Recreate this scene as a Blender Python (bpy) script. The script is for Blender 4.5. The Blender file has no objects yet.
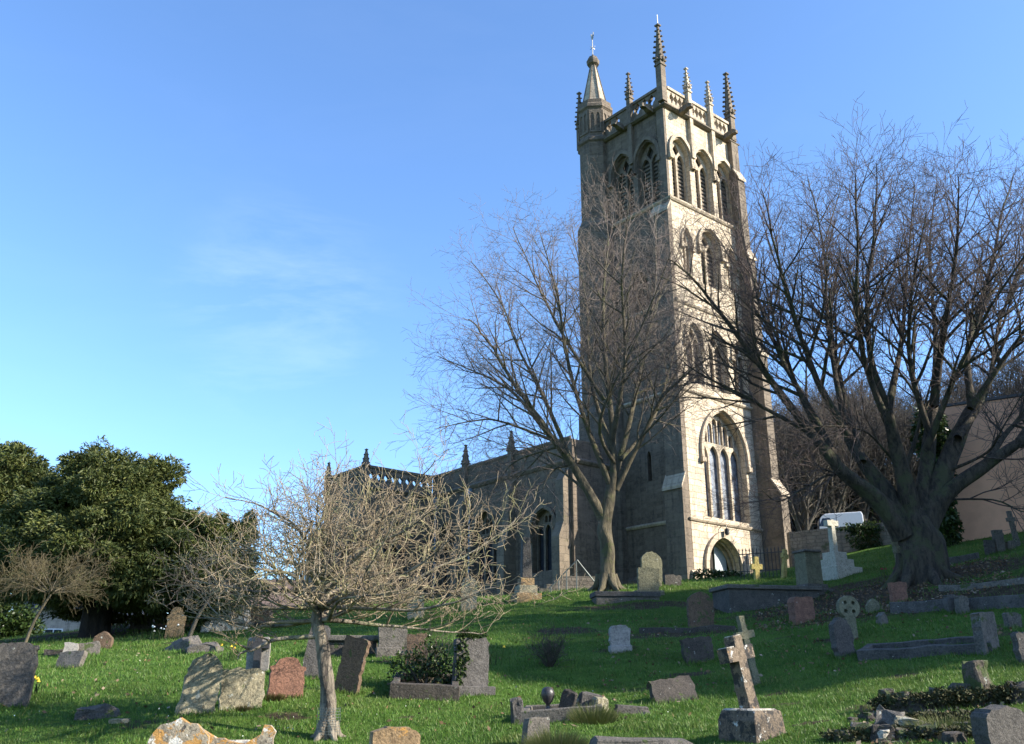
import bpy, bmesh, math, random
import numpy as np
from mathutils import Vector, Matrix, Quaternion
from mathutils.geometry import tessellate_polygon
from mathutils import noise as mnoise
R = math.radians
scene = bpy.context.scene
COL = scene.collection

# ------------------------------------------------------------------ camera
FPX, PITCH, EYE = 918.0, R(19.1), 1.6
cam = bpy.data.cameras.new("camera")
cam.sensor_width = 22.3
cam.lens = 22.3 * FPX / 1024
cam.clip_start = 0.1
cam.clip_end = 3000
cam_ob = bpy.data.objects.new("camera", cam)
COL.objects.link(cam_ob)
cam_ob.location = (0, 0, EYE)
cam_ob.rotation_euler = (R(90) + PITCH, 0, 0)
scene.camera = cam_ob

# ------------------------------------------------------------------ sky and sun
SUN_BEARING, SUN_EL = 104.0, 26.5
world = bpy.data.worlds.new("World")
scene.world = world
world.use_nodes = True
wn, wl = world.node_tree.nodes, world.node_tree.links
bg = wn["Background"]
sky = wn.new("ShaderNodeTexSky")
sky.sky_type = 'NISHITA'
sky.sun_disc = False
sky.sun_elevation = R(SUN_EL)
sky.sun_rotation = R(SUN_BEARING)
sky.altitude = 0
sky.air_density = 1.0
sky.dust_density = 0.8
sky.ozone_density = 6.4
bg.inputs[1].default_value = 0.15
# thin cirrus wisps high in the sky
tc = wn.new("ShaderNodeTexCoord")
mp = wn.new("ShaderNodeMapping"); mp.inputs['Rotation'].default_value = (0.0, R(24), R(10)); mp.inputs['Scale'].default_value = (2.0, 3.0, 9.0)
nz = wn.new("ShaderNodeTexNoise"); nz.inputs['Scale'].default_value = 1.6; nz.inputs['Detail'].default_value = 7; nz.inputs['Roughness'].default_value = 0.62; nz.inputs['Distortion'].default_value = 0.5
cr = wn.new("ShaderNodeValToRGB"); cr.color_ramp.elements[0].position = 0.50; cr.color_ramp.elements[1].position = 0.85
cr.color_ramp.elements[1].color = (0.12, 0.12, 0.12, 1)
mixc = wn.new("ShaderNodeMix"); mixc.data_type = 'RGBA'
mixc.inputs['B'].default_value = (6.0, 6.4, 6.8, 1)
wl.new(tc.outputs['Generated'], mp.inputs['Vector']); wl.new(mp.outputs[0], nz.inputs['Vector']); wl.new(nz.outputs['Fac'], cr.inputs[0])
# the wisps gather in one patch of the northern sky, with only a trace elsewhere
dv = wn.new("ShaderNodeVectorMath"); dv.operation = 'DOT_PRODUCT'; dv.inputs[1].default_value = Vector((-0.247, 0.921, 0.392)).normalized()
mr = wn.new("ShaderNodeMapRange"); mr.interpolation_type = 'SMOOTHSTEP'; mr.inputs[1].default_value = 0.990; mr.inputs[2].default_value = 0.9995; mr.inputs[3].default_value = 0.08; mr.inputs[4].default_value = 1.0
mm = wn.new("ShaderNodeMath"); mm.operation = 'MULTIPLY'
wl.new(tc.outputs['Generated'], dv.inputs[0]); wl.new(dv.outputs['Value'], mr.inputs[0]); wl.new(mr.outputs[0], mm.inputs[0]); wl.new(cr.outputs[0], mm.inputs[1])
wl.new(mm.outputs[0], mixc.inputs['Factor']); wl.new(sky.outputs[0], mixc.inputs['A']); wl.new(mixc.outputs['Result'], bg.inputs[0])

sl = bpy.data.lights.new("sun", 'SUN'); sl.energy = 4.8; sl.angle = R(0.53); sl.color = (1.0, 0.91, 0.77)
sun = bpy.data.objects.new("sun", sl); COL.objects.link(sun)
sv = Vector((math.sin(R(SUN_BEARING)) * math.cos(R(SUN_EL)), math.cos(R(SUN_BEARING)) * math.cos(R(SUN_EL)), math.sin(R(SUN_EL))))
sun.rotation_euler = sv.to_track_quat('Z', 'Y').to_euler()
sun.location = sv * 60

scene.view_settings.view_transform = 'Standard'
scene.view_settings.look = 'None'
scene.view_settings.gamma = 1
scene.view_settings.exposure = 1.34
scene.render.engine = 'CYCLES'
scene.cycles.max_bounces = 6
scene.cycles.transparent_max_bounces = 4

# ------------------------------------------------------------------ photo ray -> place
def ray(px, py):
    x = (px - 512) / FPX; y = (372 - py) / FPX
    return np.array([x, math.cos(PITCH) - y * math.sin(PITCH), math.sin(PITCH) + y * math.cos(PITCH)])
def at(px, py, Y):
    d = ray(px, py)
    return Vector((d[0] * Y / d[1], Y, d[2] * Y / d[1] + EYE))
def depth(P):
    return P[1] * math.cos(PITCH) + (P[2] - EYE) * math.sin(PITCH)

# ------------------------------------------------------------------ terrain height
CP = [(-9,0,-.1),(9,0,.1),(0,0,0),(0,5,.15),(0,-15,-.6),(25,-10,1.5),(-25,-10,-2)]
PXCP = [(512,744,12),(100,744,12.4),(250,744,12.4),(930,744,9.5),(1010,744,9.2),(750,733,11.5),(327,738,13.2),(195,712,14.5),(12,705,14.6),
 (285,695,15.2),(340,690,16.5),(410,655,20),(470,695,17),(560,715,13.8),(675,697,16.5),(620,650,20.5),(698,658,18.8),
 (701,627,22.5),(803,619,23.2),(845,652,17.5),(920,655,16.5),(988,648,16.2),(960,610,20),(1020,592,20.5),(90,665,20),(60,662,20),
 (70,642,24.5),(120,640,27),(210,632,28),(30,641,30),(200,612,34),(90,633,38),(920,577,24),(700,603,27.5),(620,604,28),(540,602,30),(760,606,27),
 (607,589,31),(960,541,33),(1012,548,28),(840,578,30),(880,560,36),(860,548,44),(460,606,32),(330,632,27),(300,610,34)]
for a in PXCP:
    p = at(*a); CP.append((p.x, p.y, p.z))
b_ = R(50.3)
U = np.array([math.sin(b_), math.cos(b_), 0.]); V = np.array([-math.cos(b_), math.sin(b_), 0.])
T0 = np.array([8.188, 42.0, 6.17])
def loc(u, v, z=0): return T0 + U * u + V * v + np.array([0, 0, z])
for (u, v, z) in [(0,0,0),(7,0,.3),(7,8,0),(2,3,0),(-2,8,-.4),(-4,6,-.55),(-4,12,-.8),(-9,16,-.95),(-9,22,-1.3),(3,16,-.5),(2,24,-1)]:
    CP.append(tuple(loc(u, v, z)))
CP += [(-60,60,2.2),(-60,110,1.0),(-25,60,3.2),(0,95,6),(34,62,13),(50,72,20),(70,110,30),(42,45,12.5),(48,32,12),(34,20,7.5),(30,8,4.5),(50,0,6),(-40,20,.2),(-40,0,-1.4),
       (18,50,7.0),(24,56,8.6),(-45,40,2.4),(-22,30,2.6),(14,62,9.5),(24,70,14.5),(20,95,18)]
CP = np.array(CP)
def _phi(r): return np.sqrt(r * r + 9.0)
def _fit():
    n = len(CP); A = _phi(np.linalg.norm(CP[:, None, :2] - CP[None, :, :2], axis=2)) * -1 + np.eye(n) * 0.35
    P = np.hstack([np.ones((n, 1)), CP[:, :2]])
    M = np.block([[A, P], [P.T, np.zeros((3, 3))]])
    return np.linalg.solve(M, np.concatenate([CP[:, 2], np.zeros(3)]))
W_ = _fit()
def ter(x, y):
    x = np.atleast_1d(np.asarray(x, float)); y = np.atleast_1d(np.asarray(y, float))
    cx = np.clip(x, -85, 90); cy = np.clip(y, -22, 125)
    out = np.zeros(len(x))
    for i in range(0, len(x), 20000):
        s = slice(i, i + 20000)
        d = np.hypot(cx[s, None] - CP[None, :, 0], cy[s, None] - CP[None, :, 1])
        out[s] = -_phi(d) @ W_[:-3] + W_[-3] + W_[-2] * cx[s] + W_[-1] * cy[s]
    return out
def tz(x, y): return float(ter(x, y)[0])
def bump(x, y): return 0.035 * np.sin(x * 1.7 + 1.3 * np.sin(y * .9)) * np.cos(y * 1.3 + x * .4) + 0.02 * np.sin(x * 3.9 + y * 2.1) * np.sin(y * 4.3 - x)
def gz(x, y): return tz(x, y) + float(bump(x, y))
def hit(px, py):
    Y = np.arange(6, 75, .1); d = ray(px, py)
    X = d[0] * Y / d[1]; Z = d[2] * Y / d[1] + EYE
    g = Z - ter(X, Y) - bump(X, Y)
    i = np.where(g < 0)[0]
    if len(i) == 0: return at(px, py, 40)
    i = i[0]
    if i == 0: y = Y[0]
    else: y = Y[i - 1] + .1 * g[i - 1] / (g[i - 1] - g[i])
    p = at(px, py, y); p.z = gz(p.x, p.y)
    return p

# ------------------------------------------------------------------ materials
def nodes(name):
    m = bpy.data.materials.new(name); m.use_nodes = True
    return m, m.node_tree.nodes, m.node_tree.links, m.node_tree.nodes['Principled BSDF']
def N(n, t, **k):
    q = n.new(t)
    for a, b in k.items():
        if a in q.inputs.keys(): q.inputs[a].default_value = b
        else: setattr(q, a, b)
    return q
def rgb(c): return (c[0], c[1], c[2], 1)
def mixn(n, l, fac, a, b, mode='MIX'):
    q = n.new('ShaderNodeMix'); q.data_type = 'RGBA'; q.blend_type = mode
    for s, v in (('Factor', fac), ('A', a), ('B', b)):
        if hasattr(v, 'links') or hasattr(v, 'is_linked'): l.new(v, q.inputs[s])
        elif s == 'Factor': q.inputs[s].default_value = v
        else: q.inputs[s].default_value = rgb(v)
    return q.outputs['Result']
def ramp(n, l, src, a, b, va=0., vb=1.):
    q = n.new('ShaderNodeMapRange'); q.interpolation_type = 'SMOOTHSTEP'
    q.inputs[1].default_value = a; q.inputs[2].default_value = b; q.inputs[3].default_value = va; q.inputs[4].default_value = vb
    l.new(src, q.inputs[0]); return q.outputs[0]
def noise(n, l, vec, scale, detail=4, rough=.55, dist=0.):
    q = N(n, 'ShaderNodeTexNoise'); q.inputs['Scale'].default_value = scale; q.inputs['Detail'].default_value = detail
    q.inputs['Roughness'].default_value = rough; q.inputs['Distortion'].default_value = dist
    l.new(vec, q.inputs['Vector']); return q.outputs['Fac']
def objvec(n, l, shift=True):
    t = n.new('ShaderNodeTexCoord')
    if not shift: return t.outputs['Object']
    i = n.new('ShaderNodeObjectInfo'); m = N(n, 'ShaderNodeMath', operation='MULTIPLY'); m.inputs[1].default_value = 53
    l.new(i.outputs['Random'], m.inputs[0])
    a = N(n, 'ShaderNodeVectorMath', operation='ADD'); l.new(t.outputs['Object'], a.inputs[0]); l.new(m.outputs[0], a.inputs[1])
    return a.outputs[0]
def addbump(n, l, bsdf, h, strength, dist=.02):
    q = n.new('ShaderNodeBump'); q.inputs['Strength'].default_value = strength; q.inputs['Distance'].default_value = dist
    l.new(h, q.inputs['Height']); l.new(q.outputs[0], bsdf.inputs['Normal'])

def stone(name, base, dark, lichen=(), rough=.9, streak=.5, bs=.6):
    warm = lambda q: (q[0] * 1.09, q[1] * 1.0, q[2] * .87)
    base, dark = warm(base), warm(dark)
    m, n, l, b = nodes(name)
    v = objvec(n, l)
    c = mixn(n, l, ramp(n, l, noise(n, l, v, 3.2, 6, .65), .38, .66), base, dark)
    mp = N(n, 'ShaderNodeMapping'); mp.inputs['Scale'].default_value = (9, 9, .9); l.new(v, mp.inputs['Vector'])
    st = ramp(n, l, noise(n, l, mp.outputs[0], 1.5, 4, .6), .5, .72, 0, streak)
    c = mixn(n, l, st, c, tuple(x * .55 for x in dark))
    c = mixn(n, l, ramp(n, l, noise(n, l, v, 9, 6, .72), .46, .62, 0, .75), c, tuple(x * .62 for x in dark))
    fine = noise(n, l, v, 38, 5, .7)
    c = mixn(n, l, ramp(n, l, fine, .35, .7, 0, .6), c, tuple(min(1, x * 1.6) for x in base))
    for k, (col, thr, sc) in enumerate(lichen):
        sh = N(n, 'ShaderNodeVectorMath', operation='ADD'); sh.inputs[1].default_value = (k * 7.3 + 2, k * 3.1, k * 5.7); l.new(v, sh.inputs[0])
        f = ramp(n, l, noise(n, l, sh.outputs[0], sc, 5, .68, .3), thr, thr + .05, 0, .92)
        c = mixn(n, l, f, c, col)
    l.new(c, b.inputs['Base Color']); b.inputs['Roughness'].default_value = rough
    addbump(n, l, b, noise(n, l, v, 14, 8, .74), min(1, bs * 1.5), .06)
    return m
WHITE_L = (.62, .61, .56); ORANGE_L = (.46, .24, .06); GREY_L = (.38, .39, .34); MOSS_L = (.05, .075, .015); YEL_L = (.42, .36, .12)
M = {}
M['pale'] = stone('pale_limestone', (.27, .26, .20), (.15, .145, .11), [(WHITE_L, .66, 9), (GREY_L, .62, 5), (MOSS_L, .64, 4)])
M['palegreen'] = stone('greenish_limestone', (.155, .16, .115), (.09, .097, .07), [(GREY_L, .64, 6), (MOSS_L, .66, 5)])
M['grey'] = stone('grey_stone', (.125, .12, .115), (.065, .065, .062), [(GREY_L, .64, 8), (WHITE_L, .70, 9), (MOSS_L, .6, 4)])
M['bluegrey'] = stone('blue_grey_stone', (.085, .085, .09), (.045, .045, .048), [(GREY_L, .66, 8), (MOSS_L, .62, 4)])
M['dark'] = stone('dark_weathered_stone', (.06, .054, .05), (.028, .026, .024), [(GREY_L, .64, 9), (WHITE_L, .71, 11), (MOSS_L, .58, 4)])
M['slate'] = stone('dark_slate', (.085, .083, .084), (.042, .042, .043), [(GREY_L, .65, 5), (WHITE_L, .72, 10)], streak=.7)
M['red'] = stone('red_sandstone', (.20, .108, .082), (.11, .062, .05), [(GREY_L, .67, 6), (MOSS_L, .66, 4)])
M['brown'] = stone('brown_sandstone', (.12, .085, .06), (.06, .042, .032), [(GREY_L, .66, 8), (MOSS_L, .58, 5)])
M['tan'] = stone('tan_sandstone', (.27, .20, .12), (.15, .105, .06), [(ORANGE_L, .6, 4), (GREY_L, .64, 7), (MOSS_L, .68, 5)])
M['orange'] = stone('lichened_limestone', (.30, .28, .235), (.13, .12, .105), [(ORANGE_L, .48, 4.2), (WHITE_L, .55, 6), ((.06, .055, .05), .60, 7)])
M['white'] = stone('white_marble', (.22, .222, .23), (.14, .145, .15), [(GREY_L, .68, 8), (MOSS_L, .68, 5)], rough=.6, streak=.3, bs=.2)
M['whitecap'] = stone('white_crusted_stone', (.50, .49, .46), (.24, .235, .21), [((.07, .065, .06), .54, 7), (ORANGE_L, .66, 6)])
M['crossst'] = stone('lichened_cross_stone', (.165, .135, .105), (.06, .052, .046), [(ORANGE_L, .62, 5), ((.03, .028, .026), .50, 6), (WHITE_L, .62, 8)])
M['granite'] = stone('dark_granite', (.035, .035, .04), (.02, .02, .024), [], rough=.4, bs=.1)
M['rubble'] = stone('mossy_rubble_stone', (.10, .09, .075), (.04, .036, .03), [(GREY_L, .6, 9), (MOSS_L, .5, 5), (WHITE_L, .68, 12)], bs=.9)

def masonry(name, base, dark, mortar, bw, bh, grime, moss=None):
    m, n, l, b = nodes(name)
    uv = n.new('ShaderNodeUVMap'); uv.uv_map = 'uv'
    v = uv.outputs[0]
    dn = N(n, 'ShaderNodeTexNoise'); dn.inputs['Scale'].default_value = 2.3; l.new(v, dn.inputs['Vector'])
    vm = N(n, 'ShaderNodeVectorMath', operation='MULTIPLY_ADD'); vm.inputs[1].default_value = (.14, .09, 0); l.new(dn.outputs['Color'], vm.inputs[0]); l.new(v, vm.inputs[2])
    br = N(n, 'ShaderNodeTexBrick'); br.offset = .43; br.squash = .8; br.squash_frequency = 3
    br.inputs['Color1'].default_value = rgb(base); br.inputs['Color2'].default_value = rgb(dark); br.inputs['Mortar'].default_value = rgb(mortar)
    br.inputs['Scale'].default_value = 1; br.inputs['Mortar Size'].default_value = .018; br.inputs['Mortar Smooth'].default_value = .4; br.inputs['Brick Width'].default_value = bw; br.inputs['Row Height'].default_value = bh
    l.new(vm.outputs[0], br.inputs['Vector'])
    c = br.outputs['Color']
    c = mixn(n, l, ramp(n, l, noise(n, l, v, .55, 6, .62), .45, .72, 0, .7), c, grime)
    mp = N(n, 'ShaderNodeMapping'); mp.inputs['Scale'].default_value = (3.0, .22, 1); l.new(v, mp.inputs['Vector'])
    c = mixn(n, l, ramp(n, l, noise(n, l, mp.outputs[0], 1.0, 5, .65), .47, .68, 0, .72), c, tuple(x * .7 for x in grime))
    c = mixn(n, l, ramp(n, l, noise(n, l, v, 7, 6, .7), .35, .7, 0, .45), c, tuple(min(1, x * 1.25) for x in base))
    if moss:
        c = mixn(n, l, ramp(n, l, noise(n, l, v, 1.1, 6, .7), .58, .68, 0, .7), c, moss)
    l.new(c, b.inputs['Base Color']); b.inputs['Roughness'].default_value = .93
    ma = N(n, 'ShaderNodeMath', operation='MULTIPLY_ADD'); l.new(br.outputs['Fac'], ma.inputs[0]); ma.inputs[1].default_value = -.6
    l.new(noise(n, l, v, 9, 6, .7), ma.inputs[2])
    addbump(n, l, b, ma.outputs[0], .7, .04)
    return m
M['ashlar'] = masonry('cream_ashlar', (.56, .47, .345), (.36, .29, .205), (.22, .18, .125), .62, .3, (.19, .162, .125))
M['rubblewall'] = masonry('grey_rubble_masonry', (.175, .137, .10), (.085, .066, .048), (.13, .105, .078), .42, .2, (.055, .043, .033))  # rubble masonry, its colour lowered to deepen walls turned from the sun
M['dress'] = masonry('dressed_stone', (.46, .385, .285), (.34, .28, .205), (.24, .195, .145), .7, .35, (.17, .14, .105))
M['darkdress'] = masonry('weathered_parapet_stone', (.185, .148, .107), (.12, .096, .072), (.12, .10, .076), .7, .35, (.06, .048, .037), (.10, .095, .05))  # mossy weathered dressed stone, darkened further for the shaded sides
M['drywall'] = masonry('churchyard_wall_stone', (.23, .195, .15), (.135, .115, .088), (.09, .08, .065), .35, .17, (.08, .08, .07), (.05, .07, .025))
M['cottage'] = masonry('cottage_stone', (.42, .36, .29), (.3, .26, .22), (.4, .36, .3), .4, .2, (.22, .2, .17))

def plain(name, col, rough=.6, metal=0., var=.25, scale=6, bs=0.):
    m, n, l, b = nodes(name); v = objvec(n, l)
    c = mixn(n, l, ramp(n, l, noise(n, l, v, scale, 5, .65), .35, .7), col, tuple(x * (1 - var) for x in col))
    l.new(c, b.inputs['Base Color']); b.inputs['Roughness'].default_value = rough; b.inputs['Metallic'].default_value = metal
    if bs: addbump(n, l, b, noise(n, l, v, scale * 5, 5), bs)
    return m
M['paleglass'] = plain('pale_leaded_glass', (.22, .24, .27), .25, 0, .75, 2.5)  # leaded glass with the pale sky reflection put into its base colour
M['glass'] = plain('dark_leaded_glass', (.035, .04, .05), .12)
M['dim'] = plain('shadowed_louvre', (.05, .045, .04), .9)  # dark infill in the tone of the unlit hollow behind tower openings
M['doorwood'] = plain('pale_blue_painted_wood', (.36, .42, .44), .6)
M['blackwood'] = plain('dark_old_oak', (.02, .016, .012), .9)  # near-black tone of the unlit space inside the doorway
M['iron'] = plain('black_iron', (.025, .025, .025), .5)
M['rail'] = plain('dull_metal_rail', (.13, .15, .14), .5, .3)
M['pipe'] = plain('blue_grey_downpipe', (.20, .24, .30), .5)
M['lead'] = plain('lead_roofing', (.22, .23, .24), .6)
M['gilt'] = plain('weathered_vane_metal', (.42, .40, .34), .5, .4)
M['pink'] = plain('pink_render', (.80, .41, .25), .9, 0, .16, 1.2, .15)
M['tile'] = plain('dark_roof_tiles', (.12, .085, .07), .9, 0, .4, 9, .4)
M['slateroof'] = plain('grey_slate_roof', (.09, .088, .092), .8, 0, .3, 8, .3)
M['whitepaint'] = plain('white_paint', (.75, .76, .78), .4, 0, .06)
M['vanwin'] = plain('tinted_vehicle_glass', (.03, .05, .09), .1)
M['rubber'] = plain('black_rubber', (.03, .03, .03), .8)
M['soil'] = plain('dark_soil', (.05, .038, .026), .95, 0, .5, 9, .8)
M['stem'] = plain('dead_stem', (.16, .12, .08), .9, 0, .4, 12)
M['flowerwhite'] = plain('white_petals', (.75, .75, .7), .6, 0, .1)
M['daff'] = plain('yellow_petals', (.75, .5, .03), .6, 0, .1)
M['flowerred'] = plain('red_petals', (.30, .03, .04), .6, 0, .3)
M['shedwood'] = plain('grey_boarding', (.3, .31, .34), .7)

def bark(name, base, dark, moss, mossamt, scale=7):
    m, n, l, b = nodes(name); v = objvec(n, l)
    mp = N(n, 'ShaderNodeMapping'); mp.inputs['Scale'].default_value = (1, 1, .3); l.new(v, mp.inputs['Vector'])
    f = noise(n, l, mp.outputs[0], scale, 7, .7, .4)
    c = mixn(n, l, ramp(n, l, f, .36, .62), dark, base)
    c = mixn(n, l, ramp(n, l, noise(n, l, v, 1.7, 6, .7), .62 - mossamt * .3, .72 - mossamt * .3, 0, .8), c, moss)
    l.new(c, b.inputs['Base Color']); b.inputs['Roughness'].default_value = .92
    addbump(n, l, b, f, 1.0, .12)
    return m
M['barkbig'] = bark('dark_mossy_bark', (.078, .060, .040), (.02, .016, .012), (.066, .07, .03), .4, 9)
M['twigbig'] = bark('brown_purple_twigs', (.115, .082, .070), (.055, .04, .036), (.085, .085, .04), .1)
M['barkmid'] = bark('olive_bark', (.13, .11, .068), (.065, .056, .038), (.09, .095, .035), .3, 6)
M['twigmid'] = bark('grey_brown_twigs', (.21, .17, .14), (.13, .10, .088), (.17, .17, .085), .05)
M['barkcrab'] = bark('pale_flaking_bark', (.31, .265, .20), (.055, .045, .036), (.22, .22, .12), .3, 4.5)
M['twigcrab'] = bark('tan_lichened_twigs', (.33, .262, .17), (.17, .13, .09), (.31, .30, .14), .35, 3)
M['barkyew'] = bark('yew_bark', (.03, .022, .016), (.014, .011, .009), (.02, .022, .01), .1)
M['twigshrub'] = bark('olive_shrub_twigs', (.17, .135, .068), (.09, .072, .04), (.12, .125, .05), .3)
M['twiggrey'] = bark('grey_shrub_twigs', (.085, .072, .058), (.05, .042, .035), (.08, .085, .045), .2)
M['barkdark'] = bark('shaded_shrub_bark', (.10, .085, .065), (.05, .045, .035), (.08, .09, .04), .2)  # plain dark brown bark for shrubs and stems
M['twighill'] = bark('winter_wood_twigs', (.085, .07, .056), (.05, .042, .036), (.08, .075, .04), .2)

def leafmat(name, cols, rough=.55, trans=.15, dry=None):
    m, n, l, b = nodes(name)
    g = n.new('ShaderNodeNewGeometry'); r = n.new('ShaderNodeValToRGB')
    r.color_ramp.elements[0].color = rgb(cols[0]); r.color_ramp.elements[1].color = rgb(cols[-1])
    for i, c in enumerate(cols[1:-1]):
        e = r.color_ramp.elements.new((i + 1) / (len(cols) - 1)); e.color = rgb(c)
    l.new(g.outputs['Random Per Island'], r.inputs[0])
    t = n.new('ShaderNodeTexCoord')
    f = ramp(n, l, noise(n, l, t.outputs['Object'], .9, 4, .6), .35, .68, 0, .45)
    c = mixn(n, l, f, r.outputs[0], tuple(x * .6 for x in cols[0]))
    if dry: c = mixn(n, l, ramp(n, l, noise(n, l, t.outputs['Object'], .42, 6, .68, .6), .52, .70, 0, .42), c, dry)
    l.new(c, b.inputs['Base Color']); b.inputs['Roughness'].default_value = rough
    b.inputs['Specular IOR Level'].default_value = .25
    if trans:
        tr = n.new('ShaderNodeBsdfTranslucent'); l.new(c, tr.inputs[0]); ms = n.new('ShaderNodeMixShader'); ms.inputs[0].default_value = trans
        l.new(b.outputs[0], ms.inputs[1]); l.new(tr.outputs[0], ms.inputs[2]); l.new(ms.outputs[0], n['Material Output'].inputs[0])
    return m
M['yew'] = leafmat('yew_needles', [(.036, .054, .016), (.07, .092, .024), (.13, .14, .04), (.06, .076, .02)])
M['ivy'] = leafmat('ivy_leaves', [(.02, .04, .01), (.04, .07, .018), (.07, .10, .03)], .35)
M['blade'] = leafmat('grass_blades', [(.05, .115, .014), (.085, .18, .025), (.135, .235, .045), (.065, .145, .02), (.21, .22, .08)], .5, .3, (.17, .17, .055))
M['tuft'] = leafmat('dry_grass_tussock', [(.16, .17, .05), (.10, .13, .03), (.24, .21, .09)], .6, .25)
M['browntuft'] = leafmat('brown_moss_cushion', [(.14, .10, .03), (.10, .08, .03), (.18, .14, .05)], .7, .1)
M['deadleaf'] = leafmat('fallen_leaves', [(.12, .07, .035), (.20, .13, .07), (.07, .045, .03), (.3, .24, .17)], .8, 0)

def groundmat():
    m, n, l, b = nodes('turf')
    t = n.new('ShaderNodeTexCoord'); v = t.outputs['Object']
    a = n.new('ShaderNodeAttribute'); a.attribute_name = 'dirt'
    c = mixn(n, l, ramp(n, l, noise(n, l, v, 1.1, 8, .68), .34, .68), (.04, .088, .013), (.088, .16, .026))
    c = mixn(n, l, ramp(n, l, noise(n, l, v, .23, 5, .6), .5, .7, 0, .5), c, (.09, .12, .022))
    c = mixn(n, l, ramp(n, l, noise(n, l, v, 14, 6, .75), .45, .72, 0, .6), c, (.03, .06, .012))
    c = mixn(n, l, ramp(n, l, noise(n, l, v, 5, 6, .7), .63, .72, 0, .6), c, (.075, .06, .03))
    dirtc = mixn(n, l, ramp(n, l, noise(n, l, v, 6, 8, .75), .4, .65), (.045, .034, .022), (.09, .07, .045))
    ad = N(n, 'ShaderNodeMath', operation='ADD'); l.new(a.outputs['Fac'], ad.inputs[0])
    q = noise(n, l, v, 1.6, 6, .7); s = N(n, 'ShaderNodeMath', operation='SUBTRACT'); l.new(q, s.inputs[0]); s.inputs[1].default_value = .5; l.new(s.outputs[0], ad.inputs[1])
    c = mixn(n, l, ramp(n, l, ad.outputs[0], .42, .62), c, dirtc)
    l.new(c, b.inputs['Base Color']); b.inputs['Roughness'].default_value = 1; b.inputs['Specular IOR Level'].default_value = .1
    addbump(n, l, b, noise(n, l, v, 9, 8, .75), 1.0, .08)
    return m
M['turf'] = groundmat()

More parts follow.
